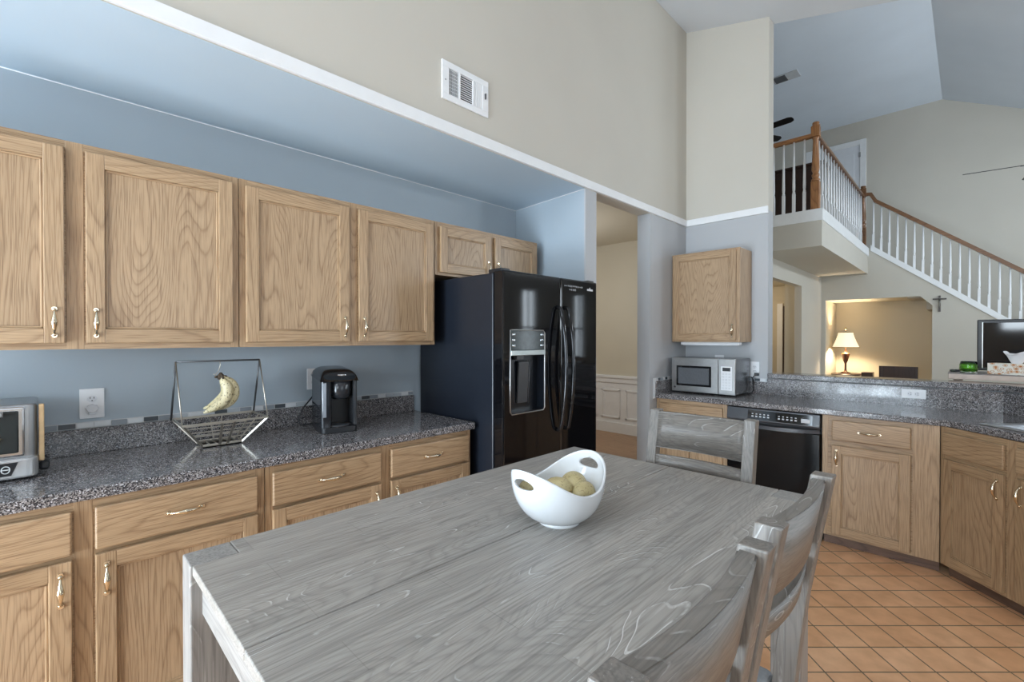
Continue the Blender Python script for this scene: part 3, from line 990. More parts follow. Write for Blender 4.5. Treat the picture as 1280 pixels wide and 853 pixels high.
fhandle(fd, .478); fhandle(rd, .552)
mb = MB()
mb.box(.795, .86, -.0012, .001, 1.765, 1.778)
mb.prism([(.818, 1.779), (.834, 1.779), (.826, 1.790)], 'y', -.0012, .001)
mb.build('emblem', plain('pale_emblem', (.55, .55, .56), .4), rd)
mb = MB()       # two rows of small pale strokes, illegible
random.seed(3)
for row, (xa, xb, z) in enumerate(((.548, .745, 1.782), (.60, .665, 1.760))):
    x = xa
    while x < xb:
        wd = random.uniform(.006, .014)
        mb.box(x, x + wd, -.0009, .001, z - random.uniform(.003, .007), z + random.uniform(.003, .007))
        x += wd + random.uniform(.004, .010)
mb.build('pale_marks', plain('faint_grey_marks', (.20, .20, .21), .4), rd)
for x in (.04, .87):
    m = MB(); m.box(x - .035, x + .035, .02, .13, FH - .013, FH + .012, .006); m.build('hinge_cover', BLACKP, t)

# ------------------------------------------------------------------ dishwasher
t = thing('dishwasher', 'black dishwasher built in under the peninsula worktop', 'dishwasher', (-1.366, PY - .022, 0))
W = .636
mb = MB(); mb.box(.004, W - .004, .05, .56, FL + .002, .876); mb.build('tub', BLACKP, t)
mb = MB(); mb.box(.006, W - .006, 0, .05, .115, .735, .006)
mb.build('door', plain('dishwasher_black', (.0045, .0045, .005), .10, var=.02, spec=.22), t)
mb = MB()
mb.prism([(0, .872), (.05, .874), (.05, .770), (.0, .770), (-.012, .785), (-.012, .80)], 'x', .006, W - .006, bev=.003)
cp = mb.build('control_panel', plain('dishwasher_fascia', (.055, .058, .066), .25), t)
mb = MB(); mb.prism([(-.0035, .862), (-.0135, .793), (-.0105, .793), (-.0, .862)], 'x', .16, .585)
mb.build('button_panel', BLACKG, cp)
PB = plain('pale_buttons', (.55, .57, .60), .3)
for x0 in (.195, .375):
    for k in range(5):
        x = x0 + k * .027
        m = MB()
        m.box(x - .007, x + .007, -.0135, -.006, .812, .822, .001)
        m.build('button', PB, cp)
        m = MB(); m.box(x - .005, x + .005, -.0115, -.004, .832, .838); m.build('indicator', PB, cp)
mb = MB(); mb.box(.515, .57, -.013, -.006, .806, .836, .004); mb.build('display', PB, cp)
mb = MB()
n_ = 15
pts = []
for k in range(n_):
    u = -1 + 2 * k / (n_ - 1)
    pts.append((W / 2 + u * (W / 2 - .012), .014 - .034 * (1 - u * u), .752 - .010 * (1 - u * u)))
mb.tube(pts, .01, sq=(.020, .026))
mb.build('handle', plain('dishwasher_handle', (.05, .052, .06), .2), t)
mb = MB(); mb.box(.006, W - .006, .055, .075, FL + .002, .112); mb.build('toe_panel', BLACKG, t)

# ------------------------------------------------------------------ microwave
t = thing('microwave', 'stainless steel microwave oven on the peninsula worktop', 'microwave', (-1.93, 4.01, CT1))
W, HH, D = .552, .315, .36
mb = MB(); mb.box(0, W, .02, D, .012, HH, .004)
for x in (.05, W - .05):
    for y in (.06, D - .06): mb.lathe([(.014, 0), (.014, .013)], 12, M=Matrix.Translation((x, y, 0)))
mb.build('case', plain('microwave_case_grey', (.20, .205, .215), .22, .85), t)
mb = MB(); mb.box(0, .412, 0, .022, .012, HH, .003); d_ = mb.build('door', STEEL, t)
mb = MB(); mb.box(.045, .355, -.003, .002, .065, .245, .002); wd = mb.build('window_frame', BLACKG, d_)
mb = MB(); mb.box(.062, .338, -.0045, -.002, .083, .227, .001); mb.build('window_pane', plain('microwave_mesh_glass', (.10, .105, .115), .15, var=.2, scale=300), wd)
mb = MB(); mb.lathe([(0, 0), (.009, 0), (.009, .002), (0, .002)], 14, M=Matrix.Translation((.03, 0, .05)) @ Matrix.Rotation(pi / 2, 4, 'X')); mb.build('emblem', DARKG, d_)
mb = MB(); mb.box(.415, W, 0, .022, .012, HH, .003); cp = mb.build('control_panel', STEEL, t)
mb = MB(); mb.box(.437, .527, -.002, .002, .05, .252, .001); kp = mb.build('keypad', WPLAS, cp)
mb = MB(); mb.box(.450, .514, -.0035, -.001, .212, .242, .001); ds = mb.build('display', BLACKP, kp)
KG = plain('keypad_grey', (.68, .69, .71), .4)
for r_ in range(6):
    for c_ in range(3):
        m = MB(); m.box(.446 + c_ * .026, .464 + c_ * .026, -.0028, -.001, .06 + r_ * .024, .075 + r_ * .024, .0006); m.build('button', KG, kp)
mb = MB(); mb.tube([(W, .30, .15), (W + .02, .33, .15), (W + .03, .36, .12), (W + .025, .365, .07), (W + .032, .35, .03), (W + .03, .30, .006), (W + .02, .25, .005)], .004, 8)
mb.tube([(W + .052, .381, .172), (W + .045, .34, .165), (W + .03, .33, .14), (W + .028, .35, .09), (W + .03, .36, .07)], .004, 8)
mb.box(W + .035, W + .07, .352, .382, .158, .185, .005)
mb.build('power_cord', BLACKP, t)

# ------------------------------------------------------------------ outlets
def outlet(label, loc, rotz, w_=.072, h_=.118, horizontal=False, recept=True, switch=False, grp='white wall outlets'):
    """plate lies on the wall, faces local -y"""
    t = thing('wall_outlet', label, 'outlet', loc, rotz, grp)
    R = Matrix.Rotation(pi / 2, 4, 'Y') if horizontal else Matrix.Identity(4)
    m = MB(); m.box(-w_ / 2, w_ / 2, -.006, -.0005, -h_ / 2, h_ / 2, .002, M=R); m.build('plate', WPLAS, t)
    if recept:
        for s in (-1, 1):
            m = MB()
            pr = [(.017 * cos(a), .017 * sin(a) * .82) for a in [2 * pi * k / 20 for k in range(20)]]
            m.prism([(x, z + s * .0195) for x, z in pr], 'y', -.009, -.005, M=R)
            f = m.build('receptacle', plain('receptacle_white', (.66, .67, .70), .3, var=.01), t)
            m = MB()
            for x in (-.006, .006): m.box(x - .0014, x + .0014, -.0094, -.008, s * .0195 + .001, s * .0195 + .009, M=R)
            m.lathe([(0, 0), (.0026, 0), (.0026, .0014), (0, .0014)], 8, M=R @ Matrix.Translation((0, -.0082, s * .0195 - .007)) @ Matrix.Rotation(pi / 2, 4, 'X'))
            m.build('slot', SLOT, f)
    return t
outlet('white double outlet on the blue wall beside the toaster oven', (XL, .123, 1.132), R90, .080, .128)
t = thing('plug_adapter', 'round white plug-in pushed into the lower socket beside the toaster oven', 'plug', (XL + .009, .123, 1.112), R90)
mb = MB(); mb.prism([(.020 * cos(a) * (1 + .06 * cos(8 * a)), .018 * sin(a) * (1 + .06 * cos(8 * a))) for a in [2 * pi * k / 48 for k in range(48)]], 'y', -.022, -.0005, bev=.003)
mb.box(-.012, .012, -.020, -.001, -.026, -.016, .002)
mb.build('cap', plain('plug_in_white', (.62, .63, .66), .35), t)
outlet('white outlet plate half hidden behind the coffee maker', (XL, 1.068, 1.178), R90, .074, .12)
outlet('white outlet set sideways in the granite splash under the bar', (-.285, YB - .019, 1.010), 0, .066, .136, True)
outlet('white outlet on the grey wall to the right of the microwave', (-1.350, YB, 1.135), 0, .078, .135)
outlet('white wall plate peeping over the top of the microwave', (-1.655, YB, 1.195), 0, .082, .118, recept=False)
outlet('white outlet low on the white panelled dining wall', (-4.03, 6.036, .42), 0, .08, .125)

# ------------------------------------------------------------------ vents
t = thing('air_vent', 'white louvred air register high on the greige wall', 'vent', (XP, 1.62, 2.782), R90)
mb = MB()
VW, VH = .163, .102
for (a, b, c_, d) in ((-VW, VW, -VH, -.070), (-VW, VW, .070, VH), (-VW, -.118, -.0702, .0702), (.118, VW, -.0702, .0702), (-.052, -.040, -.07, .07), (.046, .056, -.07, .07)):
    mb.box(a, b, -.012, -.0005, c_, d, .002)
mb.build('frame', WHITE, t)
mb = MB(); mb.box(-.12, .12, -.003, -.0008, -.071, .071); mb.build('backing', SLOT, t)
mb = MB()
for k in range(8): mb.box(-.113 + k * .0088, -.1115 + k * .0088, -.008, -.004, -.07, .07)
for k in range(8): mb.box(-.118, -.052, -.0065, -.004, -.066 + k * .0185, -.0650 + k * .0185)
for k in range(12): mb.box(-.04, .046, -.0085, -.004, -.069 + k * .012, -.0655 + k * .012)
for k in range(6): mb.box(.058 + k * .0105, .0665 + k * .0105, -.0105, -.004, -.07, .07)
mb.build('louvre', WHITE, t)
mb = MB(); mb.box(.134, .139, -.022, -.011, -.006, .026, .001); mb.build('lever', DARKG, t)
mb = MB(); mb.lathe([(0, 0), (.005, 0), (.004, .002), (0, .002)], 10, M=Matrix.Translation((-.142, -.012, 0)) @ Matrix.Rotation(pi / 2, 4, 'X')); mb.build('screw', STEEL, t)
t = thing('ceiling_vent', 'small grey vent in the living room ceiling above the loft', 'vent', (-2.10, 8.14, 5.5))
mb = MB(); mb.box(-.14, .22, -.12, .12, -.012, -.0005, .003); mb.build('frame', plain('vent_pale_grey', (.55, .57, .60), .5), t)
mb = MB()
for k in range(8): mb.box(-.115, .05, -.10 + k * .026, -.085 + k * .026, -.018, -.008)
mb.build('louvre', plain('vent_dark_grey', (.12, .125, .135), .5), t)

# ------------------------------------------------------------------ coffee maker
t = thing('coffee_maker', 'black single-cup coffee maker on the left worktop', 'coffee maker', (-2.455, 1.088, CT1), R90 - radians(12))
def rr(x0, x1, y0, y1, r, n=6):
    o = []
    for cx, cy, a in ((x1 - r, y0 + r, -90), (x1 - r, y1 - r, 0), (x0 + r, y1 - r, 90), (x0 + r, y0 + r, 180)):
        for k in range(n + 1):
            q = radians(a + 90 * k / n)
            o.append((cx + r * cos(q), cy + r * sin(q)))
    return o
KW = .092
mb = MB(); mb.prism(rr(-KW, KW, -.14, .14, .03), 'z', 0, .030, bev=.004)
mb.build('base', BLACKP, t)
mb = MB(); mb.lathe([(0, .030), (.062, .030), (.064, .034), (.060, .036), (0, .036)], 28, M=Matrix.Translation((.0, -.072, 0)))
mb.build('drip_tray', DARKG, t)
mb = MB(); mb.prism(rr(-KW + .012, KW, -.005, .14, .02), 'z', .030, .285, bev=.003)
mb.build('body', BLACKP, t)
mb = MB(); mb.prism(rr(-KW, -KW + .055, -.135, .135, .018), 'z', .028, .29, bev=.003)
tk = mb.build('water_tank', plain('smoky_tank_plastic', (.016, .018, .022), .08), t)
mb = MB(); mb.box(-KW + .010, -KW + .026, -.1375, -.134, .085, .262, .002)
mb.build('level_window', plain('tank_window_grey', (.26, .28, .31), .2), tk)
mb = MB(); mb.box(KW - .02, KW, -.125, .0, .03, .29, .006); mb.build('side_panel', plain('maker_side_grey', (.030, .032, .036), .2), t)
mb = MB(); mb.lathe([(0, .172), (.040, .172), (.050, .182), (.056, .205), (.060, .300), (0, .300)], 28, M=Matrix.Translation((.014, -.076, 0)))
mb.build('brew_head', plain('brew_head_black', (.02, .021, .024), .2), t)
mb = MB()
def lid(u, v):
    x = -KW - .004 + u * (2 * KW + .008)
    y = -.148 + v * .292
    e = abs(2 * u - 1)
    f = abs(2 * v - 1)
    z = .287 + .057 * (1 - e ** 4) ** .5 * (1 - f ** 6) ** .5 - .018 * (1 - v)
    return Vector((x, y, z))
V = mb.grid(lid, 22, 22)
edge = [V[i][0] for i in range(22)] + [V[21][j] for j in range(1, 22)] + [V[i][21] for i in range(20, -1, -1)] + [V[0][j] for j in range(20, 0, -1)]
mb.bm.faces.new(edge)
mb.build('lid', BLACKG, t)
mb = MB()
mb.tube([(.010 + .055 * cos(a), -.078 + .058 * sin(a), .300) for a in [pi + pi * k / 18 for k in range(19)]], .005, 8)
mb.build('lid_handle', CHROME, t)
mb = MB()       # cord, up to the outlet behind
mb.tube([(-.05, .13, .02), (-.10, .145, .012), (-.150, .140, .012), (-.158, .150, .05), (-.125, .160, .11), (-.085, .185, .15), (-.055, .208, .185)], .0042, 8)
mb.box(-.070, -.038, .195, .218, .175, .205, .005)
mb.build('power_cord', BLACKP, t)

# ------------------------------------------------------------------ toaster oven
t = thing('toaster_oven', 'stainless toaster oven cut by the left edge of the frame', 'toaster oven', (-2.335, -.037, CT1), R90)
TW, TD, TH = .46, .29, .262
mb = MB(); mb.prism(rr(-TW, 0, .012, TD, .02), 'z', .035, TH, bev=.006)
mb.build('case', plain('oven_case_steel', (.34, .35, .36), .28, .9), t)
mb = MB()
mb.prism(rr(-TW - .003, .003, -.012, TD, .03), 'z', .008, .078, bev=.008)
bs_ = mb.build('base', plain('oven_base_silver', (.52, .52, .52), .25, .6), t)
mb = MB(); mb.prism([(-.19, .022), (-.062, .022), (-.046, .066), (-.19, .066)], 'y', -.0145, -.010, bev=.001)
kp = mb.build('control_panel', BLACKP, bs_)
PI_ = plain('panel_icons_pale', (.6, .6, .6), .4)
for x in (-.075, -.106, -.137):
    m = MB()
    m.tube([(x + .010 * cos(a), -.0155, .044 + .012 * sin(a)) for a in [2 * pi * k / 16 for k in range(16)]], .0016, 6, closed=True)
    m.box(x - .0095, x + .0095, -.017, -.0145, .043, .046)
    m.build('button', PI_, bs_)
mb = MB(); mb.box(-.43, -.030, -.006, .014, .084, .255, .006); d_ = mb.build('door', CHROME, t)
mb = MB(); mb.box(-.415, -.044, -.0085, -.004, .098, .243, .004); mb.build('door_glass', plain('smoky_door_glass', (.020, .024, .024), .05), d_)
mb = MB(); mb.tube([(-.36, -.008, .135), (-.34, -.02, .135), (-.12, -.02, .135), (-.10, -.018, .142), (-.085, -.008, .152)], .003, 8); mb.build('rack_wire', plain('rack_wire_brass', (.6, .5, .36), .3, 1.0), d_)
mb = MB(); mb.box(-.35, -.08, -.03, -.018, .226, .242, .004); mb.box(-.10, -.08, -.02, -.005, .226, .242); mb.box(-.35, -.33, -.02, -.005, .226, .242)
mb.build('handle', STEEL, d_)
mb = MB()
for x in (-.42, -.03):
    for y in (.03, .25): mb.lathe([(.014, 0), (.012, .012)], 12, M=Matrix.Translation((x, y, 0)))
mb.build('foot', BLACKP, t)
mb = MB(); mb.box(.004, .018, .02, .05, .055, .257, .003); mb.build('side_slat', plain('pale_bamboo', (.60, .41, .22), .45, var=.12, scale=30), t, 'pale bamboo upright')
mb = MB(); mb.box(.0035, .03, .06, .12, .012, .045, .008); mb.build('cord_wrap', BLACKP, t)

# ------------------------------------------------------------------ fruit stand with bananas
t = thing('fruit_stand', 'wire fruit basket with a tall hanging frame on the left worktop', 'fruit basket', (-2.47, .553, CT1), R90)
# local x along the wall, y towards the wall
mb = MB()
hx, zt = .168, .388
mb.tube([(-hx, .0, zt), (hx, .0, zt)], .0042, 8)
for s in (-1, 1):
    mb.tube([(s * hx, 0, zt), (s * (hx + .002), .103, .118)], .0042, 8)
mb.build('hanging_frame', DKWIRE, t)
for s in (-1, 1):
    m = MB(); m.tube([(s * hx, -.002, zt), (s * (hx - .002), -.127, .122)], .0028, 8); m.build('front_strut', NICKEL, t)
mb = MB()
mb.tube([(0, 0, zt), (0.002, 0, zt - .02), (-.004, 0, zt - .045), (-.018, 0, zt - .065), (-.026, .0, zt - .06)], .002, 6)
mb.build('hook', NICKEL, t)
mb = MB()
# rim: flat bars
def bar(p, q, sq): mb.tube([p, q], 0, sq=sq)
RX, RF, RR_, RZ = .165, -.130, .105, .122
bar((-RX, RF, RZ), (RX, RF, RZ), (.006, .009)); bar((-RX, RR_, RZ), (RX, RR_, RZ), (.006, .010))
bar((-RX, RF, RZ), (-RX, RR_, RZ), (.006, .008)); bar((RX, RF, RZ), (RX, RR_, RZ), (.006, .008))
BX, BF_, BB, BZ = .078, -.045, .055, .008
for k in range(1, 5):
    u = k / 5
    xx = RX + (BX - RX) * u
    z = RZ + (BZ + .012 - RZ) * u
    for (y0, y1) in ((RF, BF_), (RR_, BB)):
        if y0 > 0 and k % 2: continue
        y = y0 + (y1 - y0) * u
        bar((-xx, y, z), (xx, y, z), (.003, .0042))
for k in range(7):
    x = -BX + 2 * BX * k / 6
    bar((x, BF_, BZ + .008), (x, BB, BZ + .008), (.006, .003))
bar((-BX, BF_, BZ), (BX, BF_, BZ), (.004, .016)); bar((-BX, BB, BZ), (BX, BB, BZ), (.004, .016))
for s in (-1, 1):
    bar((s * RX, RF, RZ), (s * BX, BF_, BZ), (.004, .008)); bar((s * RX, RR_, RZ), (s * BX, BB, BZ), (.004, .008)); bar((s * RX, 0, RZ), (s * BX, 0, BZ), (.003, .006))
for x, xb in ((-.02, -.012), (.03, .018)):
    bar((x, RF - .002, RZ), (xb, BF_ - .002, BZ), (.010, .003)); bar((x, RR_ + .002, RZ), (xb, BB + .002, BZ), (.010, .003))
bar((-BX, BF_, .003), (BX, BF_, .003), (.004, .006)); bar((-BX, BB, .003), (BX, BB, .003), (.004, .006))
mb.build('basket', NICKEL, t)
def banana_mat():
    m, nt, bs = new_mat('spotted_banana_skin')
    n = N(nt, 'ShaderNodeTexNoise', i_Scale=1.0, i_Detail=2.0)
    L(nt, coords(nt, (22, 22, 12), 3), n.inputs['Vector'])
    v = N(nt, 'ShaderNodeTexNoise', i_Scale=1.0, i_Detail=4.0)
    L(nt, coords(nt, (150, 150, 90), 3), v.inputs['Vector'])
    c = ramp(nt, n.outputs[0], [(0.3, (.58, .49, .27)), (0.7, (.67, .59, .39))])
    c = mix(nt, c, (.10, .065, .03), ramp(nt, v.outputs[0], [(0.56, 0.0), (0.63, .8)]))
    L(nt, c, bs.inputs['Base Color'])
    bs.inputs['Roughness'].default_value = .45
    return m
BAN = banana_mat()
t = thing('banana_bunch', 'bunch of spotted ripe bananas hanging from the wire frame', 'bananas', (-2.47, .556, CT1 + .318), R90)
for k, (dx, dy, sc_, lean) in enumerate(((-.008, -.016, 1.0, .052), (.020, .004, .97, .030), (-.002, .026, .93, .050))):
    m = MB()
    pts, rs = [], []
    for i in range(15):
        u = i / 14
        a = u * 1.35
        # hangs down from the crown and curls to the left
        x = dx * min(1, u / .15) + .046 * sin(u * pi * .95) * sc_ - lean * 1.35 * u ** 2.2
        z = -.185 * u * sc_ + .022 * u ** 4
        pts.append((x, dy * min(1, u / .2), z))
        rs.append((.008 if u < .06 else .008 + .0165 * sin(min(1, (u - .03) / .30) * pi / 2) if u < .62 else .0245 * max(.22, 1 - ((u - .62) / .40) ** 2.2)) * sc_)
    m.tube(pts, rs, 10)
    m.build('banana', BAN, t)
mb = MB()
for k in range(5):
    a = 2 * pi * k / 5
    mb.tube([(0, 0, .012), (.008 * cos(a), .010 * sin(a), 0), (.012 * cos(a) + .004, .018 * sin(a), -.016)], [.006, .007, .005], 8)
mb.ball((.018, 0, -.004), .010, .007, .006, n=8); mb.ball((-.018, 0, -.004), .008, .007, .006, n=8)
mb.build('stem', plain('dry_brown_stem', (.06, .04, .025), .8, var=.3), t)

# ------------------------------------------------------------------ table
t = thing('dining_table', 'counter-height dining table of grey-washed timber with block legs', 'table', (-.825, .956, FL))
TX, TY, TZ = .465, .744, .914 - FL
LX, LY = .083, .095
mb = MB()
ov = .004
def outl(x0, x1):
    return None
# two half tops that meet on a seam, notched round the corner posts
for s in (-1, 1):
    pts = [(s * .0016, -TY + ov), (s * (TX - LX - .001), -TY + ov), (s * (TX - LX - .001), -TY + LY + .001), (s * TX, -TY + LY + .001), (s * TX, TY - LY - .001), (s * (TX - LX - .001), TY - LY - .001), (s * (TX - LX - .001), TY - ov), (s * .0016, TY - ov)]
    if s < 0: pts = pts[::-1]
    mb.prism(pts, 'z', TZ - .022, TZ, bev=.0022)
mb.build('tabletop', WASH_Y, t)
for sx in (-1, 1):
    for sy in (-1, 1):
        m = MB()
        x0, x1 = sorted((sx * TX, sx * (TX - LX)))
        y0, y1 = sorted((sy * TY, sy * (TY - LY)))
        m.box(x0, x1, y0, y1, .001, TZ - .0005, .003)
        m.build('leg', WASH_Z, t)
for sy in (-1, 1):
    m = MB()
    y0, y1 = sorted((sy * (TY - .022), sy * (TY - .045)))
    m.box(-TX + LX, TX - LX, y0, y1, TZ - .114, TZ - .022, .002)
    m.build('end_apron', WASH_X, t)
for sx in (-1, 1):
    m = MB()
    x0, x1 = sorted((sx * (TX - .030), sx * (TX - .053)))
    m.box(x0, x1, -TY + LY, TY - LY, TZ - .105, TZ - .022, .002)
    m.build('side_apron', WASH_Y, t)

# ------------------------------------------------------------------ chairs
def make_chair(label, loc, rotz):
    """counter-height ladder-back chair; sits facing local -y... back at +y"""
    t = thing('dining_chair', label, 'chair', loc, rotz, 'counter-height grey chairs round the table')
    HW, HB = .205, 1.117 - FL
    SZ = .63
    lean = .075
    def post_y(z):         # rear post leans back above the seat
        return 0 if z < SZ else lean * ((z - SZ) / (HB - SZ)) ** 1.3
    for s in (-1, 1):
        m = MB()
        prof_f, prof_b = [], []
        zs_ = [.001, .3, SZ, SZ + .12, SZ + .24, SZ + .36, HB]
        for z in zs_:
            yy = post_y(z) + (.03 * (1 - z / .3) if z < .3 else 0)
            wd = .046 if z < SZ + .2 else .042
            prof_f.append((yy - wd / 2, z)); prof_b.append((yy + wd / 2, z))
        x0, x1 = sorted((s * HW, s * (HW - .040)))
        m.prism(prof_f + prof_b[::-1], 'x', x0, x1, bev=.003)
        m.build('back_post', CH_Z, t)
        m = MB()
        x0, x1 = sorted((s * HW, s * (HW - .042)))
        m.box(x0, x1, -.42, -.378, .001, SZ - .035, .003)
        m.build('front_leg', CH_Z, t)
    def slat(nm, z0, z1, bow, th):
        m = MB()
        n_ = 14
        F, B = [], []
        for zz in (z0, z1):
            F.append([]); B.append([])
            for k in range(n_ + 1):
                u = -1 + 2 * k / n_
                x = u * (HW - .036)
                y = post_y(zz) + bow * (1 - u * u) - .006
                F[-1].append(m.bm.verts.new((x, y - th / 2, zz))); B[-1].append(m.bm.verts.new((x, y + th / 2, zz)))
        for k in range(n_):
            m.bm.faces.new((F[0][k], F[0][k + 1], F[1][k + 1], F[1][k]))
            m.bm.faces.new((B[0][k + 1], B[0][k], B[1][k], B[1][k + 1]))
            m.bm.faces.new((F[1][k], F[1][k + 1], B[1][k + 1], B[1][k]))
            m.bm.faces.new((F[0][k + 1], F[0][k], B[0][k], B[0][k + 1]))
        for k in (0, n_):
            m.bm.faces.new((F[0][k], F[1][k], B[1][k], B[0][k]))
        bmesh.ops.recalc_face_normals(m.bm, faces=m.bm.faces[:])
        for f in m.bm.faces:
            f.smooth = abs(f.normal.y) > .6
        es = [e for e in m.bm.edges if e.is_boundary is False and e.calc_face_angle(0) > .6]
        bmesh.ops.bevel(m.bm, geom=es, offset=.003, segments=2, affect='EDGES')
        m.build(nm, CH_X, t)
    slat('top_rail', HB - .150, HB - .008, .017, .028)
    slat('lower_rail', HB - .232, HB - .180, .020, .022)
    m = MB()
    m.box(-HW + .042, HW - .042, -.41, -.39, SZ - .10, SZ - .036, .002)
    m.box(-HW + .042, HW - .042, -.012, .010, SZ - .10, SZ - .036, .002)
    for s in (-1, 1):
        x0, x1 = sorted((s * (HW - .008), s * (HW - .030)))
        m.box(x0, x1, -.38, -.022, SZ - .10, SZ - .036, .002)
    m.build('seat_frame', CH_X, t)
    m = MB()
    m.box(-HW - .004, HW + .004, -.435, -.026, SZ - .035, SZ + .022, .016, seg=4)
    m.build('seat', plain('grey_woven_seat', (.36, .38, .40), .8, bmp=.4, scale=80), t)
    m = MB()
    m.box(-HW + .042, HW - .042, -.41, -.388, .20, .24, .003)
    m.build('footrest', CH_X, t)
    m = MB()
    for s in (-1, 1):
        x0, x1 = sorted((s * (HW - .010), s * (HW - .032)))
        m.box(x0, x1, -.38, -.018, .14, .175, .003)
    m.build('stretcher', CH_X, t)
    return t
# lean puts the post tops on x = -0.215; backs face +x (right) or +y (far end)
c1 = make_chair('grey chair nearest the camera on the right side of the table', (-.292, .537, FL), -R90)
c2 = dup(c1, (-.300, 1.008, FL), -R90, 'grey chair behind the nearest one on the right side of the table')
c3 = dup(c1, (-.745, 1.722, FL), 0, 'grey chair at the far end of the table, in front of the dishwasher')

# ------------------------------------------------------------------ bowl of pears
t = thing('fruit_bowl', 'white porcelain bowl with two raised handle ends on the grey table', 'bowl', (-.792, .978, .9145))
def rim(a):
    """along y the ends rise"""
    c_, s_ = abs(sin(a)), abs(cos(a))
    rx, ry = .112, .150
    r = 1 / math.sqrt((cos(a) / rx) ** 2 + (sin(a) / ry) ** 2)
    z = .098 + .070 * c_ ** 2.6
    return r, z
def shell(off):
    def P(u, v):
        a = 2 * pi * u
        R, Z = rim(a)
        q = v
        r = .054 + (R - off - .054) * (1 - (1 - q) ** 2.15) ** .62 if q > 0 else .054
        z = .010 + off * (1 - q) + (Z - .010 - off * (1 - q)) * q ** 1.06
        return Vector((max(.0, (r - (off * .6 if q == 0 else 0))) * cos(a), (r - (off * .6 if q == 0 else 0)) * sin(a), z))
    return P
mb = MB()
nu, nv = 72, 24
VO = mb.grid(shell(0.0), nu, nv, wrap_u=True)
VI = mb.grid(shell(.006), nu, nv, wrap_u=True)
for i in range(nu):
    j = (i + 1) % nu
    mb.bm.faces.new((VO[i][-1], VO[j][-1], VI[j][-1], VI[i][-1])).smooth = True
mb.bm.faces.new([VI[i][0] for i in range(nu)]); mb.bm.faces.new([VO[i][0] for i in range(nu)][::-1])
bmesh.ops.recalc_face_normals(mb.bm, faces=mb.bm.faces[:])
bo = mb.build('shell', PORC, t)
c = MB()
pr = [(.033 * cos(a) , .133 + .0135 * sin(a) - .004 * cos(a) ** 2) for a in [2 * pi * k / 28 for k in range(28)]]
c.prism(pr, 'y', -.25, .25)
cut(bo, c)
mb = MB(); mb.lathe([(.044, .011), (.046, .002), (.050, 0), (.056, 0), (.057, .004), (.053, .012)], 48); mb.build('foot', PORC, t)
def pear_mat():
    m, nt, bs = new_mat('russet_pear_skin')
    n = N(nt, 'ShaderNodeTexNoise', i_Scale=1.0, i_Detail=4.0)
    L(nt, coords(nt, (24, 24, 24), 5), n.inputs['Vector'])
    v = N(nt, 'ShaderNodeTexNoise', i_Scale=1.0, i_Detail=2.0)
    L(nt, coords(nt, (240, 240, 240), 3), v.inputs['Vector'])
    c = ramp(nt, n.outputs[0], [(0.3, (.42, .34, .165)), (0.7, (.54, .46, .25))])
    c = mix(nt, c, (.16, .10, .04), ramp(nt, v.outputs[0], [(0.58, 0.0), (0.70, .7)]))
    L(nt, c, bs.inputs['Base Color'])
    bs.inputs['Roughness'].default_value = .45
    return m
PEAR = pear_mat()
def pear(label, loc, rot, s=1.0):
    m = MB()
    pr = [(0, -.036), (.012, -.0355), (.025, -.030), (.033, -.016), (.0355, .0), (.033, .016), (.027, .029), (.0195, .039), (.012, .0455), (.006, .048), (0, .0485)]
    m.lathe([(r * s, z * s) for r, z in pr], 28)
    t = thing('pear', label, 'pear', loc, 0, 'brownish pears in the white bowl')
    R = Matrix.Rotation(rot[1], 4, 'Z') @ Matrix.Rotation(rot[0], 4, 'X')
    bmesh.ops.transform(m.bm, matrix=R, verts=m.bm.verts[:])
    for f in m.bm.faces: f.smooth = True
    m.build('flesh', PEAR, t)
    m = MB(); m.tube([(0, 0, .0475 * s), (.001, 0, .053 * s), (.003, 0, .057 * s)], [.0022, .0018, .0022], 8)
    bmesh.ops.transform(m.bm, matrix=R, verts=m.bm.verts[:])
    m.build('stem', plain('pear_stem_brown', (.05, .03, .015), .7), t)
bx_, by_, bz_ = -.792, .978, .9145
pear('brownish pear lying at the left end of the bowl, its stem to the left', (bx_ - .034, by_ - .056, bz_ + .090), (radians(78), radians(-40)), .98)
pear('small brownish pear second from the left in the bowl', (bx_ - .008, by_ + .000, bz_ + .086), (radians(84), radians(120)), .92)
pear('big round brownish pear at the right end of the bowl', (bx_ + .004, by_ + .058, bz_ + .084), (radians(86), radians(215)), 1.10)
pear('pale brownish pear lying lowest at the front rim of the bowl', (bx_ + .052, by_ + .042, bz_ + .080), (radians(88), radians(10)), .86)
# ------------------------------------------------------------------ console behind the bar, with the television
CZ = 1.158
t = thing('console_table', 'pale wood-edged console top standing behind the bar at the right', 'table', (.60, 4.84, FL))
mb = MB(); mb.box(-.71, .75, -.20, .22, CZ - .044 - FL, CZ - .006 - FL, .003); mb.build('top_edge', plain('pale_blond_wood', (.56, .45, .38), .45, var=.08, scale=20), t)
mb = MB(); mb.box(-.712, .752, -.202, .222, CZ - .007 - FL, CZ - FL, .002); mb.build('top_surface', plain('console_taupe_top', (.20, .17, .16), .3), t)
for sx in (-.66, .70):
    for sy in (-.06, .17):
        m = MB(); m.box(sx - .025, sx + .025, sy - .025, sy + .025, .001, CZ - .045 - FL, .003); m.build('leg', plain('console_leg_wood', (.45, .36, .30), .5), t)
t = thing('television', 'flat black television on the console at the right edge', 'television', (.36, 4.93, CZ))
mb = MB(); mb.box(-.32, .42, -.012, .035, .012, .392, .006); mb.build('cabinet', BLACKP, t)
mb = MB(); mb.box(-.29, .39, -.0145, -.011, .035, .368, .001); mb.build('screen', BLACKG, t)
mb = MB()
for (a, b, c_, d) in ((-.294, -.289, .03, .372), (.389, .394, .03, .372)): mb.box(a, b, -.0155, -.011, c_, d)
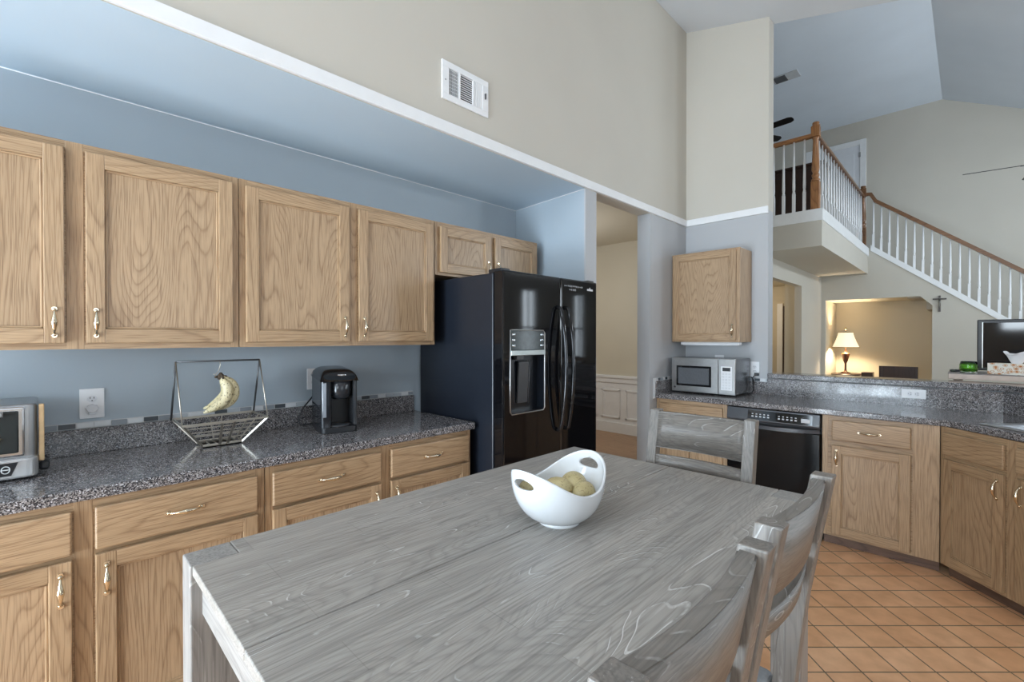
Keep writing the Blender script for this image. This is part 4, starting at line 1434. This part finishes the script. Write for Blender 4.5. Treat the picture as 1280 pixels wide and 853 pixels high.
mb.build('screen_edge', STEEL, t)
mb = MB(); mb.box(-.12, .22, -.09, .10, .0005, .012, .004); mb.box(.02, .08, .0, .03, .01, .05); mb.build('stand', BLACKP, t)
t = thing('candle_glass', 'green glass votive cup on the console beside the television', 'glass', (-.004, 4.69, CZ))
GREEN = glassy('deep_green_glass', (.36, .74, .16), .02)
CLEAR = glassy('clear_glass', (.92, .96, .96), .0)
mb = MB(); mb.lathe([(0, .012), (.044, .012), (.050, .030), (.049, .060), (.042, .086), (.0395, .086), (.0455, .060), (.0465, .032), (.041, .016), (0, .016)], 36)
mb.build('bowl', GREEN, t)
mb = MB(); mb.lathe([(0, 0.0005), (.046, .0005), (.047, .010), (.043, .0115), (0, .0115)], 36); mb.build('base', CLEAR, t)
t = thing('tissue_box', 'tissue box printed with orange leaf rings, in front of the television', 'tissue box', (.19, 4.715, CZ), radians(-24))
def tissue_mat():
    m, nt, bs = new_mat('leaf_printed_card')
    v = N(nt, 'ShaderNodeTexVoronoi', feature='F1')
    v.inputs['Scale'].default_value = 1.0
    L(nt, coords(nt, (34, 34, 50), 0, (0.3, .4, .2)), v.inputs['Vector'])
    c = ramp(nt, v.outputs['Distance'], [(0.0, (.50, .17, .05)), (0.22, (.62, .30, .12)), (0.32, (.80, .76, .66)), (0.42, (.58, .26, .10)), (0.50, (.84, .80, .72)), (1.0, (.86, .84, .78))], 'CONSTANT')
    L(nt, c, bs.inputs['Base Color'])
    bs.inputs['Roughness'].default_value = .5
    return m
mb = MB(); mb.box(-.085, .115, -.055, .055, .0005, .078, .002); mb.build('carton', tissue_mat(), t)
mb = MB()
def tis(u, v):
    a = 2 * pi * u
    r = (.020 + .050 * v ** .7) * (1 + .10 * sin(5 * a + 3 * v) * v)
    return Vector((.045 + .02 * v + r * cos(a) * 1.15, r * sin(a) * .62, .076 + .088 * v ** .8 - .035 * max(0, v - .6) * (1 + cos(3 * a))))
V = mb.grid(tis, 40, 14, wrap_u=True)
mb.bm.faces.new([V[i][-1] for i in range(40)])
mb.build('tissue', plain('white_tissue_paper', (.80, .80, .82), .85, var=.02), t)
t = thing('remote_control', 'thin black remote lying on the left end of the console', 'remote control', (-.066, 4.84, CZ), radians(8))
mb = MB(); mb.box(-.04, .075, -.02, .02, .0005, .016, .004); mb.build('case', BLACKP, t)
mb = MB()
for k in range(5):
    for j in (-1, 0, 1): mb.box(-.03 + k * .02, -.02 + k * .02, j * .011 - .003, j * .011 + .003, .0155, .0175, .0006)
mb.build('button', DARKG, t)

# ------------------------------------------------------------------ stair and loft railings
def baluster_mesh(h):
    m = MB()
    b = .016
    m.box(-b, b, -b, b, 0, h * .27, .002)
    m.lathe([(.016, h * .27), (.017, h * .285), (.012, h * .30), (.015, h * .325), (.0165, h * .36), (.015, h * .45), (.0095, h)], 10)
    return m.mesh('baluster', plain('baluster_white', (.80, .81, .82), .35, var=.01))
BAL = baluster_mesh(.865)
BALS = baluster_mesh(.80)
def newel(parent, loc, h, mat):
    m = MB()
    b = .043
    m.box(-b, b, -b, b, 0, h * .32, .004)
    m.lathe([(.036, h * .32), (.045, h * .335), (.045, h * .345), (.030, h * .36), (.041, h * .385), (.041, h * .40), (.028, h * .415), (.040, h * .45), (.041, h * .48), (.028, h * .80), (.036, h * .81), (.036, h * .825), (.030, h * .83)], 20)
    m.box(-b, b, -b, b, h * .83, h * .945, .004)
    m.lathe([(.040, h * .945), (.046, h * .955), (.030, h * .965), (.038, h * .98), (.034, h * .993), (.0, h)], 20)
    return m.build('newel_post', mat, parent, loc=loc)
def put_bal(parent, loc, me=None):
    o = bpy.data.objects.new('baluster', me or BAL)
    COL.objects.link(o)
    o.parent = parent
    o.location = loc
RAILP = [(-.030, 0), (.030, 0), (.033, .018), (.026, .042), (.012, .050), (-.012, .050), (-.026, .042), (-.033, .018)]
BZ0 = 2.94
t = thing('loft_railing', 'short loft railing with honey wood newel beside the grey pier', 'railing', (X1, Y1, BZ0))
NX = -.075
newel(t, (NX, .045, 0), 1.045, RUSSET)
mb = MB(); mb.prism([(.045 + a, .868 + b) for a, b in RAILP], 'x', -.95, NX - .03); mb.build('handrail', wood('honey_oak_handrail', (.36, .165, .060), (.16, .06, .02), 'x', rough=.3), t)
for k in range(8): put_bal(t, (NX - .115 - k * .112, .045, .004))
t = thing('loft_railing', 'long loft railing running back from the honey wood newel to the stairs', 'railing', (X1, Y1, BZ0))
mb = MB(); mb.prism([(NX + a, .868 + b) for a, b in RAILP], 'y', .0895, Y2 - Y1 - .02); mb.build('handrail', wood('walnut_loft_handrail', (.24, .115, .05), (.10, .04, .015), 'y', rough=.3), t)
for k in range(19): put_bal(t, (NX, .045 + .17 * (k + 1), .004))
t = thing('stair_railing', 'stair railing descending to the right with a brown handrail', 'railing', (X1, Y2, BZ0))
newel(t, (NX, .045, 0), 1.09, RAILW)
mb = MB()
def zr(x): return .905 - .81 * (x + .045)
mb.tube([(NX + .03, .045, .93), (NX + .10, .045, .925), (NX + .17, .045, zr(NX + .17)), (3.2, .045, zr(3.2))], .03, sq=(.058, .054))
mb.build('handrail', RAILW, t)
for k in range(28):
    x = .065 + k * .1056
    put_bal(t, (x, .045, zs(x + X1) - BZ0 - .012), BALS)

# ------------------------------------------------------------------ crucifix
t = thing('crucifix', 'small dark crucifix on the wall under the stairs', 'crucifix', (-.336, Y2, 2.02))
mb = MB(); mb.box(-.012, .012, -.018, -.001, -.20, .055, .002); mb.box(-.08, .08, -.018, -.001, -.010, .012, .002); mb.build('cross', DKWOOD, t)
mb = MB()
mb.tube([(-.062, -.022, .008), (-.03, -.024, -.004), (0, -.026, -.012), (.03, -.024, -.004), (.062, -.022, .008)], .0055, 8)
mb.tube([(0, -.026, -.01), (.002, -.026, -.05), (-.004, -.028, -.09), (.002, -.024, -.14)], [.010, .010, .009, .006], 8)
mb.ball((0, -.028, .010), .010, .010, .012, n=10)
mb.build('figure', plain('pewter_figure', (.16, .15, .13), .4, .6), t)

# ------------------------------------------------------------------ nook: lamp on its table, chair
LXp, LYp = -1.60, 10.22
TZ2 = .765
t = thing('side_table', 'round side table under the lit lamp in the nook', 'table', (LXp + .01, LYp, FL))
mb = MB(); mb.lathe([(0, TZ2 - FL - .025), (.33, TZ2 - FL - .025), (.335, TZ2 - FL - .012), (.325, TZ2 - FL), (0, TZ2 - FL)], 40, M=Matrix.Diagonal((.68, 1, 1, 1))); mb.build('top', DKWOOD, t)
mb = MB(); mb.lathe([(0.03, .05), (.04, .2), (.028, .4), (.045, .6), (.04, TZ2 - FL - .025)], 20)
for a in (0, 2.1, 4.2): mb.tube([(0, 0, .10), (.12 * cos(a), .12 * sin(a), .06), (.2 * cos(a), .2 * sin(a), .014)], [.022, .018, .014], 8)
mb.build('pedestal', DKWOOD, t)
t = thing('table_lamp', 'lit table lamp with cream bell shade in the nook under the stairs', 'lamp', (LXp, LYp, TZ2))
mb = MB(); mb.lathe([(.075, .0005), (.078, .012), (.06, .022), (.028, .035), (.018, .06), (.016, .17), (.022, .20), (.034, .22), (.060, .33), (.066, .355), (.06, .365), (.030, .372), (.014, .39), (.012, .44), (.02, .445)], 24)
mb.build('base', plain('mahogany_lamp_urn', (.10, .035, .018), .25, var=.2), t)
mb = MB(); mb.lathe([(.066, .352), (.069, .36), (.060, .367), (.032, .374)], 24); mb.lathe([(0, .79), (.008, .79), (.018, .812), (.006, .83), (.012, .84), (0, .845)], 16)
mb.lathe([(.004, .44), (.004, .79)], 8)
mb.build('finial', plain('lamp_brass', (.45, .30, .14), .3, 1.0), t)
def shade_mat():
    m, nt, bs = new_mat('cream_lamp_shade')
    n = N(nt, 'ShaderNodeTexNoise', i_Scale=40.0)
    c = ramp(nt, n.outputs[0], [(0.3, (.86, .76, .56)), (0.7, (.90, .82, .64))])
    L(nt, c, bs.inputs['Base Color'])
    bs.inputs['Roughness'].default_value = .9
    bs.inputs['Emission Color'].default_value = (1.0, .86, .62, 1)
    bs.inputs['Emission Strength'].default_value = .85
    return m
mb = MB()
def shade(off):
    def P(u, v):
        a = 2 * pi * u
        r = .108 + .092 * (1 - v) ** 1.35 - off
        r *= 1 + .018 * cos(8 * a)
        return Vector((r * cos(a), r * sin(a), .475 + .270 * v))
    return P
A = mb.grid(shade(0), 64, 14, wrap_u=True); B = mb.grid(shade(.003), 64, 14, wrap_u=True)
for q in (0, -1):
    for i in range(64):
        j = (i + 1) % 64
        mb.bm.faces.new((A[i][q], A[j][q], B[j][q], B[i][q]))
bmesh.ops.recalc_face_normals(mb.bm, faces=mb.bm.faces[:])
mb.build('lamp_shade', shade_mat(), t)
mb = MB()
for z, r in ((.475, .2), (.745, .108)):
    mb.tube([(r * (1 + .018 * cos(8 * a)) * cos(a), r * (1 + .018 * cos(8 * a)) * sin(a), z) for a in [2 * pi * k / 64 for k in range(64)]], .006, 6, closed=True)
mb.build('shade_trim', plain('shade_braid_tan', (.30, .21, .12), .8), t)
point('lamp_bulb', (LXp, LYp, TZ2 + .60), 90, (1.0, .80, .55), .05)
t = thing('small_box', 'little dark box on the right of the lamp', 'box', (LXp + .315, LYp + .03, FL))
mb = MB(); mb.box(-.075, .085, -.10, .10, .001, .83, .004); mb.build('carcass', DKWOOD, t)
mb = MB()
for z in (.2, .5): mb.box(-.06, .07, -.108, -.099, z, z + .26, .003)
mb.build('door', DKWOOD, t)
t['label'] = 'narrow dark stand showing just above the bar, right of the lamp'
t['category'] = 'stand'
t.name = 'narrow_stand'
t = thing('wooden_chair', 'dark wooden chair back showing above the bar in the nook', 'chair', (-.86, 10.18, FL))
for s in (-1, 1):
    m = MB(); m.box(s * .235 - .02, s * .235 + .02, -.02, .02, .001, .955, .004); m.build('back_post', DKWOOD, t)
    m = MB(); m.box(s * .235 - .02, s * .235 + .02, .36, .40, .001, .43, .004); m.build('front_leg', DKWOOD, t)
mb = MB(); mb.box(-.22, .22, -.012, .012, .70, .955, .004); mb.build('backrest', DKWOOD, t)
mb = MB(); mb.box(-.25, .25, -.02, .42, .43, .47, .006); mb.build('seat', DKWOOD, t)

# ------------------------------------------------------------------ loft: dark cabinet, ceiling fans
t = thing('loft_cabinet', 'tall dark wood cabinet on the loft behind the white balusters', 'cabinet', (-2.25, 9.15, 2.925))
mb = MB(); mb.box(-.75, .52, -.14, .35, .001, 1.38, .006); mb.box(-.78, .55, -.17, .37, 1.38, 1.42, .008); mb.build('carcass', DKWOOD, t)
for k in range(3):
    m = MB(); m.box(-.72 + k * .41, -.33 + k * .41, -.155, -.138, .08, 1.34, .004); m.build('door', DKWOOD, t)
def fan(label, loc, r_in, r_out, a0, n, rod):
    t = thing('ceiling_fan', label, 'ceiling fan', loc, 0)
    m = MB(); m.lathe([(0, -.07), (.06, -.065), (.115, -.03), (.12, .03), (.09, .09), (.03, .10), (.0, .10)], 28); m.build('motor_housing', plain('fan_dark_bronze', (.025, .02, .018), .35, .5), t)
    m = MB(); m.lathe([(.013, .09), (.013, rod - .06)], 10); m.lathe([(.03, rod - .07), (.065, rod - .012), (.065, rod - .0005), (0, rod - .0005)], 20); m.build('downrod', plain('fan_rod_bronze', (.03, .025, .02), .35, .5), t)
    for k in range(n):
        m = MB()
        pr = [(r_in, -.045), (r_in + .1, -.062), (r_out - .05, -.068), (r_out, -.045), (r_out + .012, 0), (r_out, .045), (r_out - .05, .068), (r_in + .1, .062), (r_in, .045)]
        R = Matrix.Rotation(a0 + 2 * pi * k / n, 4, 'Z') @ Matrix.Rotation(radians(-15), 4, 'X')
        m.prism(pr, 'z', -.004, .004, M=R)
        m.tube([(.09, 0, -.002), (r_in + .05, 0, -.006)], 0, sq=(.03, .006), M=R)
        m.build('blade', plain('fan_blade_black', (.012, .010, .009), .4), t)
    return t
fan('dark ceiling fan over the loft, half hidden by the pier', (-2.62, 8.25, 4.82), .16, .66, radians(-8), 5, .68)
fan('dark ceiling fan over the living room at the right edge', (.648, 8.62, 3.57), .16, .72, radians(188), 4, 5.5 - .524 * (.648 + .352) - 3.57)
